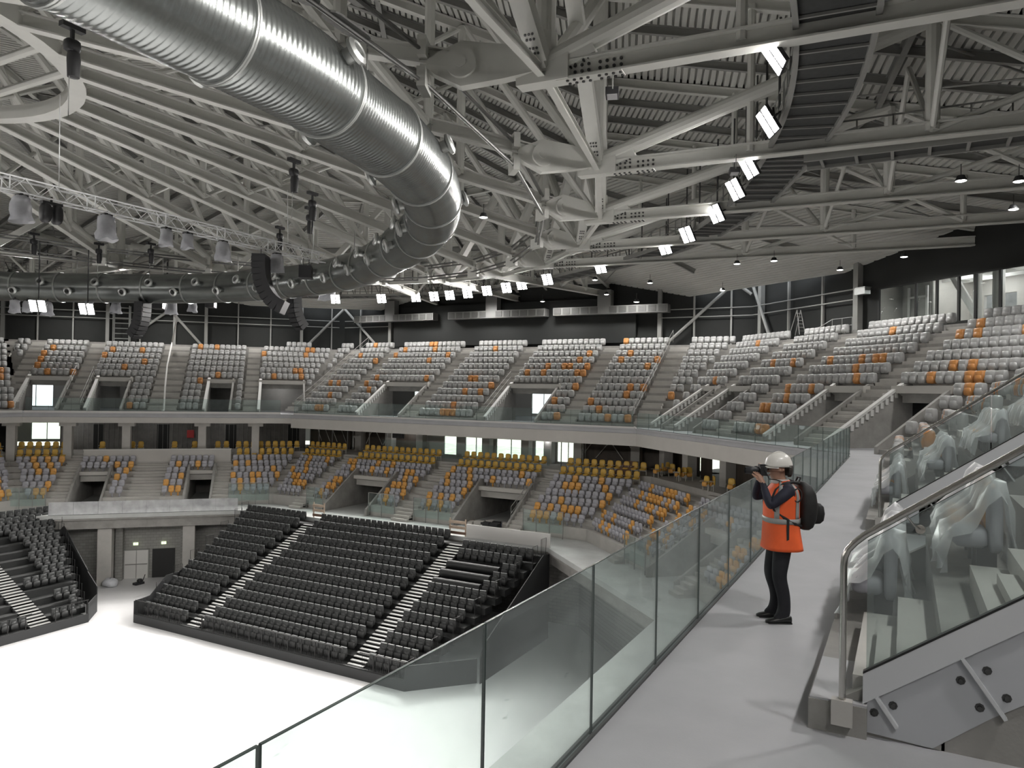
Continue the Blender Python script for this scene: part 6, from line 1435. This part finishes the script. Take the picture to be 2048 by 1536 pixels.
ring_loft('hair', [(.0, 0, 1.57, .082, .086), (.0, 0, 1.60, .098, .097), (.005, 0, 1.64, .108, .102), (.01, 0, 1.69, .112, .105)], 14, 'hair_dark', a0=radians(110), a1=radians(250), solid=.012)
ring_loft('collar', [(.005, 0, 1.49, .088, .095), (.02, 0, 1.535, .082, .082)], 20, 'shirt_white', solid=.008)
for sg in (1, -1):
    m = MB(); c = L(.137, sg * .034, 1.638); superell(m, c, (.013, .013, .011), 1, 1, 8, 5); e_ = m.build('eye', 'eye_white', parent=person, smooth=True); m = MB(); c = L(.148, sg * .034, 1.638); superell(m, c, (.005, .005, .005), 1, 1, 6, 4); m.build('pupil', 'hair_dark', parent=e_)
m = MB(); c = L(.142, 0, 1.575); superell(m, c, (.008, .022, .006), 1, 1, 8, 4); m.build('mouth', 'lips', parent=person, smooth=True)
# shoes
for sg, dx in ((1, .0), (-1, .03)):
    m = MB(); prof = [(-.085, .034, .075), (-.07, .044, .085), (-.02, .044, .088), (.04, .046, .075), (.10, .050, .052), (.15, .044, .042), (.185, .022, .03)]; vs = []; n = 10
    for x, w_, h in prof:
        for j in range(n): a = 2 * pi * j / n; vs.append(L(x + dx, sg * .11 + cos(a) * w_, h / 2 + .004 + (h / 2) * (abs(sin(a)) ** .7 * (1 if sin(a) > 0 else -1))))
    m.add(vs, [(i * n + j, i * n + (j + 1) % n, (i + 1) * n + (j + 1) % n, (i + 1) * n + j) for i in range(len(prof) - 1) for j in range(n)] + [tuple(range(n - 1, -1, -1)), tuple((len(prof) - 1) * n + j for j in range(n))]); sh_ = m.build('shoe', 'shoe_black', parent=person, smooth=True)
    m = MB(); m.frame(L(dx, sg * .11, 0), FW, LF, (0, 0, 1), (-.085, -.043, 0), (.165, .043, .014)); m.build('sole', 'rubber', parent=sh_)
# backpack (worn): a thing of its own
bo_ = L(-.26, 0, .99); bp_ = thing('backpack', 'black backpack worn over the orange vest', 'backpack', bo_); o_ = tuple(bo_)
m = MB(); n = 16; vs = []; rws = [(-.245, 1.0, .045, .10), (-.25, 1.03, .075, .135), (-.262, 1.12, .098, .155), (-.268, 1.25, .105, .16), (-.258, 1.38, .095, .15), (-.235, 1.47, .07, .12), (-.215, 1.51, .03, .07)]
for x, z, rx, ry in rws:
    for j in range(n): a = 2 * pi * j / n; vs.append(L(x + rx * (1 if cos(a) >= 0 else -1) * abs(cos(a)) ** .7, ry * (1 if sin(a) >= 0 else -1) * abs(sin(a)) ** .7, z))
m.add(vs, [(i * n + j, i * n + (j + 1) % n, (i + 1) * n + (j + 1) % n, (i + 1) * n + j) for i in range(len(rws) - 1) for j in range(n)] + [tuple(range(n - 1, -1, -1)), tuple((len(rws) - 1) * n + j for j in range(n))]); m.build('bag_body', 'bag_black', parent=bp_, origin=o_, smooth=True)
m = MB(); superell(m, L(-.345, 0, 1.17), (.035, .12, .12), .7, .7, 12, 6); m.build('front_pocket', 'bag_black', parent=bp_, origin=o_, smooth=True)
for sg in (1, -1):
    m = MB(); pts = [(-.16, .09, 1.50), (-.08, .115, 1.515), (.02, .125, 1.495), (.10, .128, 1.43), (.145, .13, 1.33), (.13, .165, 1.22), (.03, .205, 1.14), (-.08, .2, 1.08), (-.17, .13, 1.05)]
    m.path([L(x, sg * y, z) for x, y, z in pts], .017, 8); m.build('shoulder_strap', 'strap_black', parent=bp_, origin=o_, smooth=True)
m = MB(); m.frame(L(.0, .222, 0), FW, LF, (0, 0, 1), (-.012, -.004, .86), (.014, .004, 1.13)); m.build('loose_strap', 'strap_black', parent=bp_, origin=o_)
m = MB(); m.path([L(-.17, .05, 1.51), L(-.19, .04, 1.555), L(-.19, -.04, 1.555), L(-.17, -.05, 1.51)], .009, 6); m.build('grab_handle', 'strap_black', parent=bp_, origin=o_)
m = MB(); m.path([L(-.10 + .045 * cos(2 * pi * k / 14), .205, 1.385 + .07 * sin(2 * pi * k / 14)) for k in range(14)], .007, 6, closed=True); m.build('strap_loop', 'strap_black', parent=bp_, origin=o_)
# camera held to the face
co = L(.215, 0, 1.622); ca_ = thing('photo_camera', 'black camera with lens held to the eye', 'camera', co); o_ = tuple(co)
m = MB(); m.frame(co, FW, LF, (0, 0, 1), (-.035, -.07, -.05), (.035, .07, .045)); m.frame(co, FW, LF, (0, 0, 1), (-.03, -.035, .045), (.03, .035, .07)); m.frame(co, FW, LF, (0, 0, 1), (-.02, -.085, -.05), (.055, -.06, .04)); m.build('camera_body', 'lamp_black', parent=ca_, origin=o_)
m = MB(); m.lathe(co + FW * .035, [(.036, 0), (.038, .05), (.042, .055), (.042, .10), (.038, .105), (.038, .14), (.034, .145), (.03, .13), (0, .125)], 18, tuple(FW)); m.build('lens_barrel', 'lamp_black', parent=ca_, origin=o_, autosmooth=40)
m = MB(); m.lathe(co - FW * .035 + Vector((0, 0, .035)), [(.022, 0), (.024, -.015), (0, -.016)], 10, tuple(FW)); m.build('eyecup', 'rubber', parent=ca_, origin=o_)
m = MB(); m.path([co + LF * .072 + Vector((0, 0, .03)), co + LF * .10 - FW * .05 + Vector((0, 0, -.08)), co + LF * .09 - FW * .13 + Vector((0, 0, -.09)), L(.0, .09, 1.51)], .006, 6); m.build('neck_strap', 'strap_black', parent=ca_, origin=o_)
